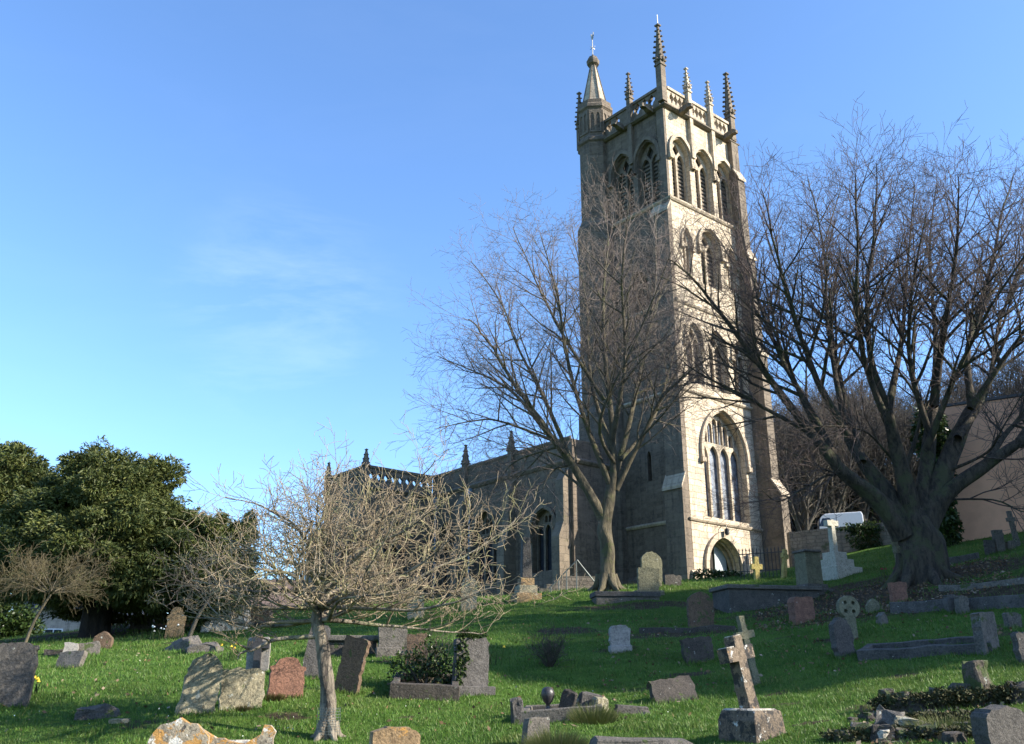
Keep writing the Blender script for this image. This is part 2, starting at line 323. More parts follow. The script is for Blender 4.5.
# ------------------------------------------------------------------ mesh builder
class MB:
    def __init__(s): s.v = []; s.f = []; s.mi = []; s.mats = []
    def mat(s, m):
        if m not in s.mats: s.mats.append(m)
        return s.mats.index(m)
    def add(s, vs, fs, m, X=None):
        o = len(s.v); k = s.mat(m)
        if X is not None: vs = [X @ Vector(p) for p in vs]
        s.v += [tuple(p) for p in vs]
        for f in fs: s.f.append(tuple(i + o for i in f)); s.mi.append(k)
    def box(s, x0, x1, y0, y1, z0, z1, m, X=None):
        vs = [(x0,y0,z0),(x1,y0,z0),(x1,y1,z0),(x0,y1,z0),(x0,y0,z1),(x1,y0,z1),(x1,y1,z1),(x0,y1,z1)]
        s.add(vs, [(0,3,2,1),(4,5,6,7),(0,1,5,4),(1,2,6,5),(2,3,7,6),(3,0,4,7)], m, X)
    def loft(s, loops, m, X=None, caps=True):
        n = len(loops[0]); vs = [p for L in loops for p in L]; fs = []
        for i in range(len(loops) - 1):
            for j in range(n):
                a, b = i * n + j, i * n + (j + 1) % n
                fs.append((a, b, b + n, a + n))
        if caps: fs.append(tuple(range(n))[::-1]); fs.append(tuple((len(loops) - 1) * n + j for j in range(n)))
        s.add(vs, fs, m, X)
    def lathe(s, prof, m, n=8, X=None, rot=0., c=(0, 0)):
        s.loft([[(c[0] + max(r, 1e-4) * math.cos(rot + 2 * math.pi * j / n), c[1] + max(r, 1e-4) * math.sin(rot + 2 * math.pi * j / n), z) for j in range(n)] for r, z in prof], m, X)
    def plate(s, outer, holes, y0, y1, m, X=None):
        """polygon with holes in the x-z plane, from y0 (front) to y1"""
        loops = [outer] + list(holes)
        tri = tessellate_polygon([[Vector((p[0], p[1], 0)) for p in L] for L in loops])
        pts = [p for L in loops for p in L]; n = len(pts)
        vs = [(p[0], y0, p[1]) for p in pts] + [(p[0], y1, p[1]) for p in pts]
        fs = []
        for t in tri:
            a, b, c = t
            P, Q, W = pts[a], pts[b], pts[c]
            ar = (Q[0] - P[0]) * (W[1] - P[1]) - (Q[1] - P[1]) * (W[0] - P[0])
            if ar < 0: a, c = c, a
            fs.append((a, b, c)); fs.append((c + n, b + n, a + n))
        o = 0
        for k, L in enumerate(loops):
            ar = sum(L[i][0] * L[(i + 1) % len(L)][1] - L[(i + 1) % len(L)][0] * L[i][1] for i in range(len(L)))
            for i in range(len(L)):
                a, b = o + i, o + (i + 1) % len(L)
                if (ar > 0) == (k == 0): fs.append((b, a, a + n, b + n))
                else: fs.append((a, b, b + n, a + n))
            o += len(L)
        s.add(vs, fs, m, X)
    def tube(s, pts, rad, m, n=6, X=None, cap=True):
        pts = [Vector(p) for p in pts]
        if not hasattr(rad, '__len__'): rad = [rad] * len(pts)
        loops = []; ref = None
        for i, p in enumerate(pts):
            d = (pts[min(i + 1, len(pts) - 1)] - pts[max(i - 1, 0)]).normalized()
            if ref is None: ref = d.orthogonal().normalized()
            ref = (ref - d * ref.dot(d)).normalized(); q = d.cross(ref)
            loops.append([p + (ref * math.cos(2 * math.pi * j / n) + q * math.sin(2 * math.pi * j / n)) * rad[i] for j in range(n)])
        s.loft(loops, m, X, cap)
    def build(s, name, parent=None, smooth=False, bevel=0., loc=None, rot=None, segs=1):
        me = bpy.data.meshes.new(name); me.from_pydata(s.v, [], s.f)
        for m in s.mats: me.materials.append(m)
        me.polygons.foreach_set('material_index', s.mi)
        bm = bmesh.new(); bm.from_mesh(me)
        bmesh.ops.recalc_face_normals(bm, faces=bm.faces)
        if bevel:
            ed = [e for e in bm.edges if len(e.link_faces) == 2 and e.calc_face_angle(0) > R(25)]
            bmesh.ops.bevel(bm, geom=ed, offset=bevel, segments=segs, profile=.6, affect='EDGES', clamp_overlap=True)
        uvl = bm.loops.layers.uv.new('uv')
        for f in bm.faces:
            nx, ny, nzz = abs(f.normal.x), abs(f.normal.y), abs(f.normal.z)
            f.smooth = smooth
            for lp in f.loops:
                c = lp.vert.co
                lp[uvl].uv = (c.x, c.y) if nzz > .8 else ((c.x, c.z) if ny >= nx else (c.y + 5.3, c.z))
        bm.to_mesh(me); bm.free()
        o = bpy.data.objects.new(name, me); COL.objects.link(o)
        if parent: o.parent = parent
        if loc is not None: o.location = loc
        if rot is not None: o.rotation_euler = rot
        return o
def tag(o, label=None, cat=None, group=None, kind=None):
    for k, v in (('label', label), ('category', cat), ('group', group), ('kind', kind)):
        if v: o[k] = v
    return o
def thing(name, label, cat, loc=(0, 0, 0), rot=(0, 0, 0), group=None):
    o = bpy.data.objects.new(name, None); COL.objects.link(o); o.location = loc; o.rotation_euler = rot
    o.empty_display_size = .2
    return tag(o, label, cat, group)
def copy_tree(o, parent=None):
    c = o.copy(); COL.objects.link(c); c.parent = parent
    for ch in list(o.children): copy_tree(ch, c)
    return c
def RX(a): return Matrix.Rotation(a, 4, 'X')
def RZ(a): return Matrix.Rotation(a, 4, 'Z')
def TR(x, y, z): return Matrix.Translation((x, y, z))

# ------------------------------------------------------------------ ground
def dirtmask(x, y):
    """bare soil: under the old tree and in a few worn spots"""
    d = np.zeros_like(x)
    for (cx, cy, rx, ry, s) in SOIL:
        d = np.maximum(d, s * np.clip(1.35 - np.hypot((x - cx) / rx, (y - cy) / ry), 0, 1))
    return d
SOIL = []
BASES = []     # where stones stand, so the grass grows longer round them
for (px, py, rx, ry, s) in [(905, 583, 5.5, 1.9, 1), (800, 598, 4.0, 1.6, .9), (900, 604, 3.5, 1.2, .8), (1000, 588, 5, 1.4, .75), (640, 606, 3.6, .9, .7), (570, 630, 1.2, .8, .75), (690, 632, 2.6, .7, .8),
                            (940, 700, 1.6, .8, .9), (70, 640, 8, 5, .5), (90, 632, 7, 5, .75), (860, 735, .6, .5, .8), (575, 708, 1.0, .7, .6), (830, 640, .5, .5, .6)]:
    p = hit(px, py); SOIL.append((p.x, p.y, rx, ry, s))
_r = np.random.default_rng(77)
for _ in range(34):
    p = hit(_r.uniform(20, 1010), _r.uniform(625, 740)); SOIL.append((p.x, p.y, _r.uniform(.25, .8), _r.uniform(.18, .4), _r.uniform(.45, .8)))
def make_ground():
    xs = np.unique(np.concatenate([np.arange(-22, 22.01, .3), np.arange(-90, 100, 3.), np.linspace(-1500, 1500, 41)]))
    ys = np.unique(np.concatenate([np.arange(4, 40, .3), np.arange(40, 70, .6), np.arange(-24, 130, 3.), np.linspace(-300, 2500, 41)]))
    Xg, Yg = np.meshgrid(xs, ys); x, y = Xg.ravel(), Yg.ravel()
    z = ter(x, y) + np.where((abs(x) < 26) & (y < 72) & (y > 2), bump(x, y), 0)
    nx, ny = len(xs), len(ys)
    i = np.arange(nx * ny).reshape(ny, nx)
    f = np.stack([i[:-1, :-1], i[:-1, 1:], i[1:, 1:], i[1:, :-1]], -1).reshape(-1, 4)
    me = bpy.data.meshes.new('ground'); me.from_pydata(np.stack([x, y, z], 1).tolist(), [], f.tolist())
    me.polygons.foreach_set('use_smooth', [True] * len(f))
    at_ = me.attributes.new('dirt', 'FLOAT', 'POINT'); at_.data.foreach_set('value', dirtmask(x, y).astype(np.float32))
    me.materials.append(M['turf'])
    o = bpy.data.objects.new('ground', me); COL.objects.link(o); tag(o, kind='structure')
make_ground()
# ------------------------------------------------------------------ church
def arch_pts(x0, x1, zs, za, n=9):
    a = (x1 - x0) / 2; h = max(za - zs, a * 1.001); Rr = (a * a + h * h) / (2 * a); xm = (x0 + x1) / 2
    th = math.acos(max(-1, min(1, (Rr - a) / Rr)))
    L = [(x0 + Rr - Rr * math.cos(th * i / n), zs + Rr * math.sin(th * i / n)) for i in range(n)] + [(xm, zs + h)]
    return L + [(2 * xm - x, z) for x, z in L[:-1][::-1]]
def arch_z(x, x0, x1, zs, za):
    a = (x1 - x0) / 2; h = max(za - zs, a * 1.001); Rr = (a * a + h * h) / (2 * a); xm = (x0 + x1) / 2
    d = a - abs(x - xm)
    if d <= 0: return zs
    return zs + math.sqrt(max(0, Rr * Rr - (Rr - d) ** 2))
def opening(x0, x1, z0, zs, za, g=0.):
    return [(x0 - g, z0 - g)] + arch_pts(x0 - g, x1 + g, zs, za + g) + [(x1 + g, z0 - g)]
def quatrefoil(cx, cz, r, rz=None, n=24):
    rz = rz or r
    return [(cx + r * (.60 + .40 * abs(math.cos(2 * t))) * math.cos(t), cz + rz * (.60 + .40 * abs(math.cos(2 * t))) * math.sin(t)) for t in (2 * math.pi * (i + .5) / n for i in range(n))]
XW = Matrix.Identity(4)
XN = RZ(R(-90))            # the plate's x runs along -v, its front looks along -u
def mirror(L): return [(-x, z) for x, z in L]

def window(name, parent, X, x0, x1, z0, zs, za, nl, recess=.4, glass='glass', mul=.13, hood=True, fl='dress', transom=None):
    b = MB(); w = x1 - x0
    lw = (w - .16 - mul * (nl - 1)) / nl; rise = lw * .85
    zh = (zs - .05 if nl > 2 else zs - .25)
    holes = []
    for i in range(nl):
        a = x0 + .08 + i * (lw + mul); c = a + lw
        if transom:
            holes.append([(a, z0 + .1), (a, transom - .07), (c, transom - .07), (c, z0 + .1)])
            holes.append([(a, transom + .07)] + arch_pts(a, c, zh, zh + rise, 5) + [(c, transom + .07)])
        else:
            holes.append([(a, z0 + .1)] + arch_pts(a, c, zh, zh + rise, 5) + [(c, z0 + .1)])
    if nl >= 3:
        sm = .07; k = nl * 2; sw = (w - .16 - sm * (k - 1)) / k
        for i in range(k):
            a = x0 + .08 + i * (sw + sm); c = a + sw
            zt = min(arch_z(a, x0, x1, zs, za), arch_z(c, x0, x1, zs, za)) - .16
            zb = zh + rise * (1.02 if (i // 1) % 2 == 0 else 1.02) + .1 - (0 if True else 0)
            if zt - zb > .2: holes.append([(a, zb)] + arch_pts(a, c, zt - sw * .6, zt, 3) + [(c, zb)])
    else:
        xm = (x0 + x1) / 2; zb = zh + rise * .55; zt = za - .18
        if zt - zb > .3:
            zm = zb + (zt - zb) * .5; q = min(lw * .42, w * .2)
            holes.append([(xm, zb + .05), (xm - q, zm), (xm, zt), (xm + q, zm)])
    b.plate(opening(x0, x1, z0, zs, za, .03), holes, recess, recess + .14, M[fl], X)
    b.plate(opening(x0, x1, z0, zs, za, .02), [], recess + .2, recess + .23, M[glass], X)
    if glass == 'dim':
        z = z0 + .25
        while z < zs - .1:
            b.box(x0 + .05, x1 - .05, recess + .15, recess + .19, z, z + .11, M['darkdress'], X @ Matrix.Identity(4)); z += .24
    o = b.build(name, parent)
    return o
def hood(parent, X, x0, x1, zs, za, g0=.06, g1=.24, proud=.14, drop=.35, m='dress'):
    b = MB()
    out = [(x0 - g1, zs - drop)] + arch_pts(x0 - g1, x1 + g1, zs, za + g1 * 1.3) + [(x1 + g1, zs - drop)]
    inn = [(x1 + g0, zs - drop)] + arch_pts(x0 - g0, x1 + g0, zs, za + g0 * 1.3)[::-1] + [(x0 - g0, zs - drop)]
    b.plate(out + inn, [], -proud, .03, M[m], X)
    for x in (x0 - (g0 + g1) / 2, x1 + (g0 + g1) / 2):
        b.box(x - .13, x + .13, -proud - .06, .02, zs - drop - .22, zs - drop + .02, M[m], X)
    return b.build('hood_mould', parent)

church = thing('church', 'tall stone parish church with pinnacled tower and long low parapeted aisle', 'church', tuple(T0), (0, 0, R(39.7)))
SW, SN = 5.95, 6.0          # tower size along u and along v
TOPZ, COR = 26.5, 25.15
def make_tower():
    tb = MB()
    wins = []   # west openings: (x0,x1,z0,zs,za,nl,recess,glass)
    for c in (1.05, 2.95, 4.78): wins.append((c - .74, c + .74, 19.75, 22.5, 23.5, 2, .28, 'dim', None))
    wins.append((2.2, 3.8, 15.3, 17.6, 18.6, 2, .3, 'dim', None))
    wins.append((2.25, 3.8, 9.6, 11.9, 12.9, 2, .3, 'dim', None))
    wins.append((1.25, 4.55, 3.1, 6.25, 8.5, 4, .34, 'paleglass', None))
    holes = [opening(*w[:5]) for w in wins]
    entrance = (1.0, 3.4, -.5, .75, 2.15)
    holes.append(opening(*entrance))
    niches = [(.5, 1.75, 9.6, 11.9, 12.8), (4.2, 5.3, 9.6, 11.9, 12.7), (.75, 1.45, 15.6, 17.3, 18.1), (4.4, 5.1, 15.6, 17.3, 18.1)]
    holes += [opening(*q) for q in niches]
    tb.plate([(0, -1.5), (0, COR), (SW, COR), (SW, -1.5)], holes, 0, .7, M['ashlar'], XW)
    nw = []
    for c in (1.40, 3.2): nw.append((c - .74, c + .74, 19.75, 22.5, 23.6, 2, .28, 'dim', None))
    nw.append((1.7, 3.0, 13.6, 15.2, 16.1, 2, .42, 'dim', None))
    slits = [(2.2, 2.45, 5.0, 6.2, 6.5)]
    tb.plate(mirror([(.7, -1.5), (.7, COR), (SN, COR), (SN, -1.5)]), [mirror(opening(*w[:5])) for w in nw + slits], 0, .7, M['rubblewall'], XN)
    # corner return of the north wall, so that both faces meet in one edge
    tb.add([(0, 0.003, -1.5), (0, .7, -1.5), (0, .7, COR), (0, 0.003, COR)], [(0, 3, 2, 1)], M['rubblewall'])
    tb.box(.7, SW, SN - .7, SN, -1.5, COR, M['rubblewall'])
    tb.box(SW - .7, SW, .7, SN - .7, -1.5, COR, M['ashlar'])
    tb.box(.7, SW - .7, .7, SN - .7, 24.2, 24.5, M['lead'])
    tb.box(.7, SW - .7, .7, SN - .7, 19.0, 19.3, M['dim'])
    tower = tb.build('tower', church)
    for q in wins: window('window', tower, XW, *q[:6], recess=q[6], glass=q[7])
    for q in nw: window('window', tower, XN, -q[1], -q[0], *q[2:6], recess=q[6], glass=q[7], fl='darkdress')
    for q in niches:
        hood(tower, XW, q[0], q[1], q[3], q[4], .03, .13, .09, .2)
    for q in niches:
        window('blind_panel', tower, XW, *q[:5], 2, recess=.12, glass='darkdress', mul=.1)
    for q in wins[:4] + wins[5:]: hood(tower, XW, q[0], q[1], q[3], q[4])
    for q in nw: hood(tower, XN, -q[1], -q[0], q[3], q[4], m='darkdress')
    hood(tower, XW, entrance[0], entrance[1], entrance[3], entrance[4], .03, .26, .16, .5)
    db = MB(); db.plate(opening(*entrance, .02), [], .62, .68, M['blackwood'], XW); dd = db.build('door', tower)  # black plate standing in for the dark interior of the open doorway
    db = MB(); db.plate([(2.25, -.45)] + [(x, min(1.98, arch_z(x, entrance[0], entrance[1], entrance[3], entrance[4]) - .06)) for x in (2.25, 2.45, 2.7, 2.95, 3.1)] + [(3.1, -.45)], [], .54, .6, M['doorwood'], XW); db.build('door_leaf', dd)
    db = MB()
    for g in (.0, .1):                                  # moulded inner order of the doorway
        q = (entrance[0] + .1 + g, entrance[1] - .1 - g, -.5, entrance[3], entrance[4] - .12 - g)
        db.plate([(entrance[0] - .02, -.5)] + arch_pts(entrance[0] - .02, entrance[1] + .02, entrance[3], entrance[4] + .02) + [(entrance[1] + .02, -.5), (q[1], -.5)] + arch_pts(q[0], q[1], q[3], q[4])[::-1] + [(q[0], -.5)], [], .2 + g * 2, .3 + g * 2, M['dress'], XW)
    db.build('door_arch', dd)
    # statues' canopies and mid-stage recess frames
    # string courses: moulded rings round the tower
    def ring(z, pr=.14, h=.26, m='dress'):
        b = MB(); prof = [(-.05, z), (pr * .5, z), (pr, z + .08), (pr, z + .14), (-.05, z + h)]
        b.loft([[(-o, -o, q), (SW + o, -o, q), (SW + o, SN + o, q), (-o, SN + o, q)] for o, q in prof], M[m]); return b.build('string_course', tower)
    for z in (9.05, 13.7, 19.45): ring(z)
    ring(2.78, .12, .22); ring(COR - .12, .26, .42, 'darkdress')
    # plinth is open at the door: two shorter runs instead of one ring
    for x0, x1 in ((-.2, entrance[0] - .3), (entrance[1] + .3, SW + .2)):
        b = MB(); b.loft([[(x0, -o, q), (x1, -o, q), (x1, .1, q), (x0, .1, q)] for o, q in ((.2, -1.5), (.2, .35), (.04, .52))], M['dress']); b.build('plinth', tower); b = MB()
    b.loft([[(-o, .12, q), (.1, .12, q), (.1, SN, q), (-o, SN, q)] for o, q in ((.2, -1.5), (.2, .35), (.04, .52))], M['rubblewall'])
    b.build('plinth', tower)
    # buttresses (profile: projection, height), extruded across their width
    def buttress(prof, w, X, m):
        b = MB(); n = len(prof)
        out = [(0.05, prof[0][1])] + [(-p, z) for p, z in prof] + [(0.05, prof[-1][1])]
        vs = [(0, y, z) for y, z in out] + [(w, y, z) for y, z in out]; k = len(out)
        fs = [tuple(range(k)), tuple(range(k, 2 * k))[::-1]] + [(i, (i + 1) % k, (i + 1) % k + k, i + k) for i in range(k)]
        b.add(vs, fs, m, X)
        for i in range(n - 1):      # sloped set-off slabs
            if prof[i + 1][0] < prof[i][0] - .05:
                p0, z0 = prof[i]; p1, z1 = prof[i + 1]
                b.add([(-.06, -p0 - .08, z0 - .02), (w + .06, -p0 - .08, z0 - .02), (w + .06, -p1 + .03, z1 + .06), (-.06, -p1 + .03, z1 + .06),
                       (-.06, -p0 - .08, z0 - .16), (w + .06, -p0 - .08, z0 - .16), (w + .06, -p1 + .03, z1 - .1), (-.06, -p1 + .03, z1 - .1)],
                      [(0, 1, 2, 3), (4, 7, 6, 5), (0, 4, 5, 1), (1, 5, 6, 2), (2, 6, 7, 3), (3, 7, 4, 0)], M['dress'], X)
        return b.build('buttress', tower)
    PW = [(1.3, -1.5), (1.3, 4.6), (.9, 5.3), (.9, 12.0), (.74, 12.6), (.74, 17.6), (.52, 18.2), (.52, 22.6), (.3, 23.2), (.3, 25.0)]
    buttress(PW, .6, TR(5.36, 0, 0), M['darkdress'])
    PS = [(1.0, -1.5), (1.0, 3.4), (.75, 4.0), (.75, 11.0), (.5, 11.6), (.5, 17.6), (.3, 18.2), (.3, 24.9)]
    buttress(PS, .7, TR(SW, .02, 0) @ RZ(R(90)), M['ashlar'])
    PN = [(.45, -1.5), (.45, 4.4), (.25, 5.0), (.25, 18.9), (.05, 19.4)]
    buttress(PN, 1.1, TR(0, 1.1, 0) @ RZ(R(-90)), M['darkdress'])
    buttress([(.12, 19.3), (.12, 25.0)], .5, TR(0, .5, 0) @ RZ(R(-90)), M['darkdress'])
    # parapet with pierced quatrefoils, on all four sides
    def parapet(L0, L1, X, nb, m):
        b = MB(); bay = (L1 - L0) / nb; holes = []
        for i in range(nb):
            k = 4
            for j in range(k):
                cx = L0 + bay * (i + .11 + .78 * (j + .5) / k)
                holes.append(quatrefoil(cx, COR + .82, bay * .78 / k * .5, .35))
        b.plate([(L0, COR + .26), (L0, TOPZ - .12), (L1, TOPZ - .12), (L1, COR + .26)], holes, 0.02, .26, M[m], X)
        b.box(L0, L1, -.06, .34, TOPZ - .12, TOPZ + .04, M[m], X)
        return b.build('parapet', tower)
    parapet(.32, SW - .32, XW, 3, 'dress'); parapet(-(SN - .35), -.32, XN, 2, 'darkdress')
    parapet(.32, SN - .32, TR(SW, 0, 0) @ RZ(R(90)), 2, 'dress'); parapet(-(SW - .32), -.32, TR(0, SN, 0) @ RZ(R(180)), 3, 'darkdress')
    def pinnacle(x, y, z0, zb, zt, w, m='darkdress'):
        b = MB(); h = w / 2
        b.box(x - h, x + h, y - h, y + h, z0, zb, M[m])
        b.box(x - h - .05, x + h + .05, y - h - .05, y + h + .05, zb - .3, zb - .2, M[m])
        r = h * 1.414
        b.lathe([(r * 1.3, zb), (r * 1.35, zb + .1), (r * .95, zb + .16), (r * .3, zt - .22), (r * .3, zt - .16), (r * .72, zt - .12), (r * .72, zt - .05), (0, zt)], M[m], 4, None, R(45), (x, y))
        n = max(4, int((zt - zb) / .36))
        for i in range(n):
            t = (i + .4) / n; z = zb + .1 + (zt - zb - .35) * t; rr = r * (.98 + (.3 - .98) * t)
            s = w * (.30 - .10 * t)
            for q in range(4):
                a = R(45 + 90 * q); cx, cy = x + math.cos(a) * (rr + s * .55), y + math.sin(a) * (rr + s * .55)
                b.lathe([(0, z - s * .5), (s * .9, z + s * .1), (s * .7, z + s * .7), (0, z + s * 1.0)], M[m], 5, None, q, (cx, cy))
        for q in range(4):                                 # leafy knobs at the foot of the spirelet
            a = R(90 * q); b.lathe([(0, zb - .1), (w * .28, zb + .02), (w * .2, zb + .2), (0, zb + .3)], M[m], 5, None, 0, (x + math.cos(a) * h * 1.35, y + math.sin(a) * h * 1.35))
        return b.build('pinnacle', tower)
    p0 = pinnacle(-.12, .0, COR + .2, 27.9, 30.4, .38)
    rb = MB(); rb.tube([(-.12, .0, 30.3), (-.12, .0, 31.05)], .035, M['whitepaint'], 6); rb.build('lightning_rod', p0)
    pinnacle(SW - .05, .02, COR + .2, 27.2, 30.1, .38)
    pinnacle(SW - .05, SN, COR + .2, 27.2, 30.1, .38); pinnacle(-.1, SN + .36, COR + .3, 27.2, 29.5, .32)
    for x in (1.98, 3.86): pinnacle(x, -.09, 22.6, 27.1, 28.5, .27, 'dress')
    pinnacle(-.09, 2.38, 22.6, 27.1, 28.6, .27)
    for y in (2.1, 4.2): pinnacle(SW + .09, y, 22.6, 27.1, 28.5, .27)
    # gargoyles on the cornice
    def gargoyle(x, y, ang):
        b = MB(); X = TR(x, y, COR - .02) @ RZ(ang)
        b.loft([[( -w, -d, z - h), (w, -d, z - h), (w * .8, -d, z + h), (-w * .8, -d, z + h)] for d, w, h, z in ((0, .15, .16, 0), (.3, .17, .18, .02), (.5, .12, .13, .06), (.62, .16, .15, .08), (.82, .11, .09, .0))], M['darkdress'], X)
        for s in (-1, 1): b.lathe([(0, .18), (.05, .22), (0, .34)], M['darkdress'], 5, X @ TR(.09 * s, -.55, 0))
        b.build('gargoyle', tower)
    gargoyle(1.1, -.2, 0); gargoyle(4.95, -.2, 0); gargoyle(-.2, 2.9, R(-90)); gargoyle(-.2, .75, R(-90))
    # stair turret
    tx, ty = .15, 5.35; b = MB()
    prof = [(1.5, -1.5), (1.5, 8.8), (1.28, 9.2), (1.28, 19.6), (1.02, 20.2), (1.02, COR - .1), (1.14, COR), (1.14, COR + .18), (1.0, COR + .34), (1.0, 27.3), (1.12, 27.42), (1.12, 27.6), (1.02, 27.7), (1.02, 27.95)]
    b.lathe(prof, M['rubblewall'], 8, None, R(22.5), (tx, ty))
    tur = b.build('stair_turret', tower)
    for q in range(8):                                     # blind panels below the turret's crown
        a = R(45 * q); X = TR(tx + math.cos(a) * .925, ty + math.sin(a) * .925, 0) @ RZ(a + R(90))
        b = MB()
        b.plate([(-.34, 25.7), (-.34, 27.2), (.34, 27.2), (.34, 25.7)], [opening(s - .1, s + .1, 25.8, 26.8, 27.02) for s in (-.165, .165)], -.05, .02, M['darkdress'], X)
        b.build('turret_panel', tur)
    for z0 in (21.6, 12.4, 5.2):
        rr = 1.02 if z0 > 20 else 1.28 if z0 > 9 else 1.5
        b = MB(); b.box(-.02, .12, -.1, .1, z0, z0 + .9, M['dim'], TR(tx - rr * .924, ty + .1, 0)); b.build('slit_window', tur)
    b = MB()
    b.lathe([(.80, 27.93), (.74, 28.05), (.17, 30.9), (.16, 31.0)], M['dress'], 8, None, R(22.5), (tx, ty))
    for q in range(8):
        a = R(22.5 + 45 * q); b.tube([(tx + math.cos(a) * .75, ty + math.sin(a) * .75, 28.03), (tx + math.cos(a) * .17, ty + math.sin(a) * .17, 30.92)], .04, M['darkdress'], 5)
    b.lathe([(.17, 30.9), (.36, 31.0), (.40, 31.25), (.28, 31.5), (.12, 31.6), (.05, 31.75)], M['darkdress'], 8, None, 0, (tx, ty))
    sp = b.build('spirelet', tur)
    b = MB(); b.tube([(tx, ty, 31.6), (tx, ty, 33.2)], .03, M['gilt'], 6)
    cock = [(-.30, 32.7), (-.14, 32.8), (-.02, 32.76), (.1, 32.9), (.2, 33.12), (.26, 33.0), (.18, 32.8), (.06, 32.55), (-.12, 32.53), (-.28, 32.9)]
    b.plate(cock, [], -.025, .025, M['gilt'], TR(tx, ty, .3) @ RZ(R(60)))
    for s in (-1, 1):
        b.tube([(tx - .2 * s, ty, 32.25), (tx, ty, 32.25)], .018, M['gilt'], 5); b.tube([(tx, ty - .2 * s, 32.25), (tx, ty, 32.25)], .018, M['gilt'], 5)
    b.build('weathervane', tur)
    # lantern bracket over the door
    b = MB(); b.tube([(2.2, 0, 2.74), (2.2, -.3, 2.74), (2.2, -.32, 2.62)], .025, M['iron'], 5); b.lathe([(.02, 2.62), (.12, 2.56), (.1, 2.32), (.03, 2.28)], M['iron'], 6, None, 0, (2.2, -.32)); b.build('door_lantern', tower)
    return tower
tower = make_tower()

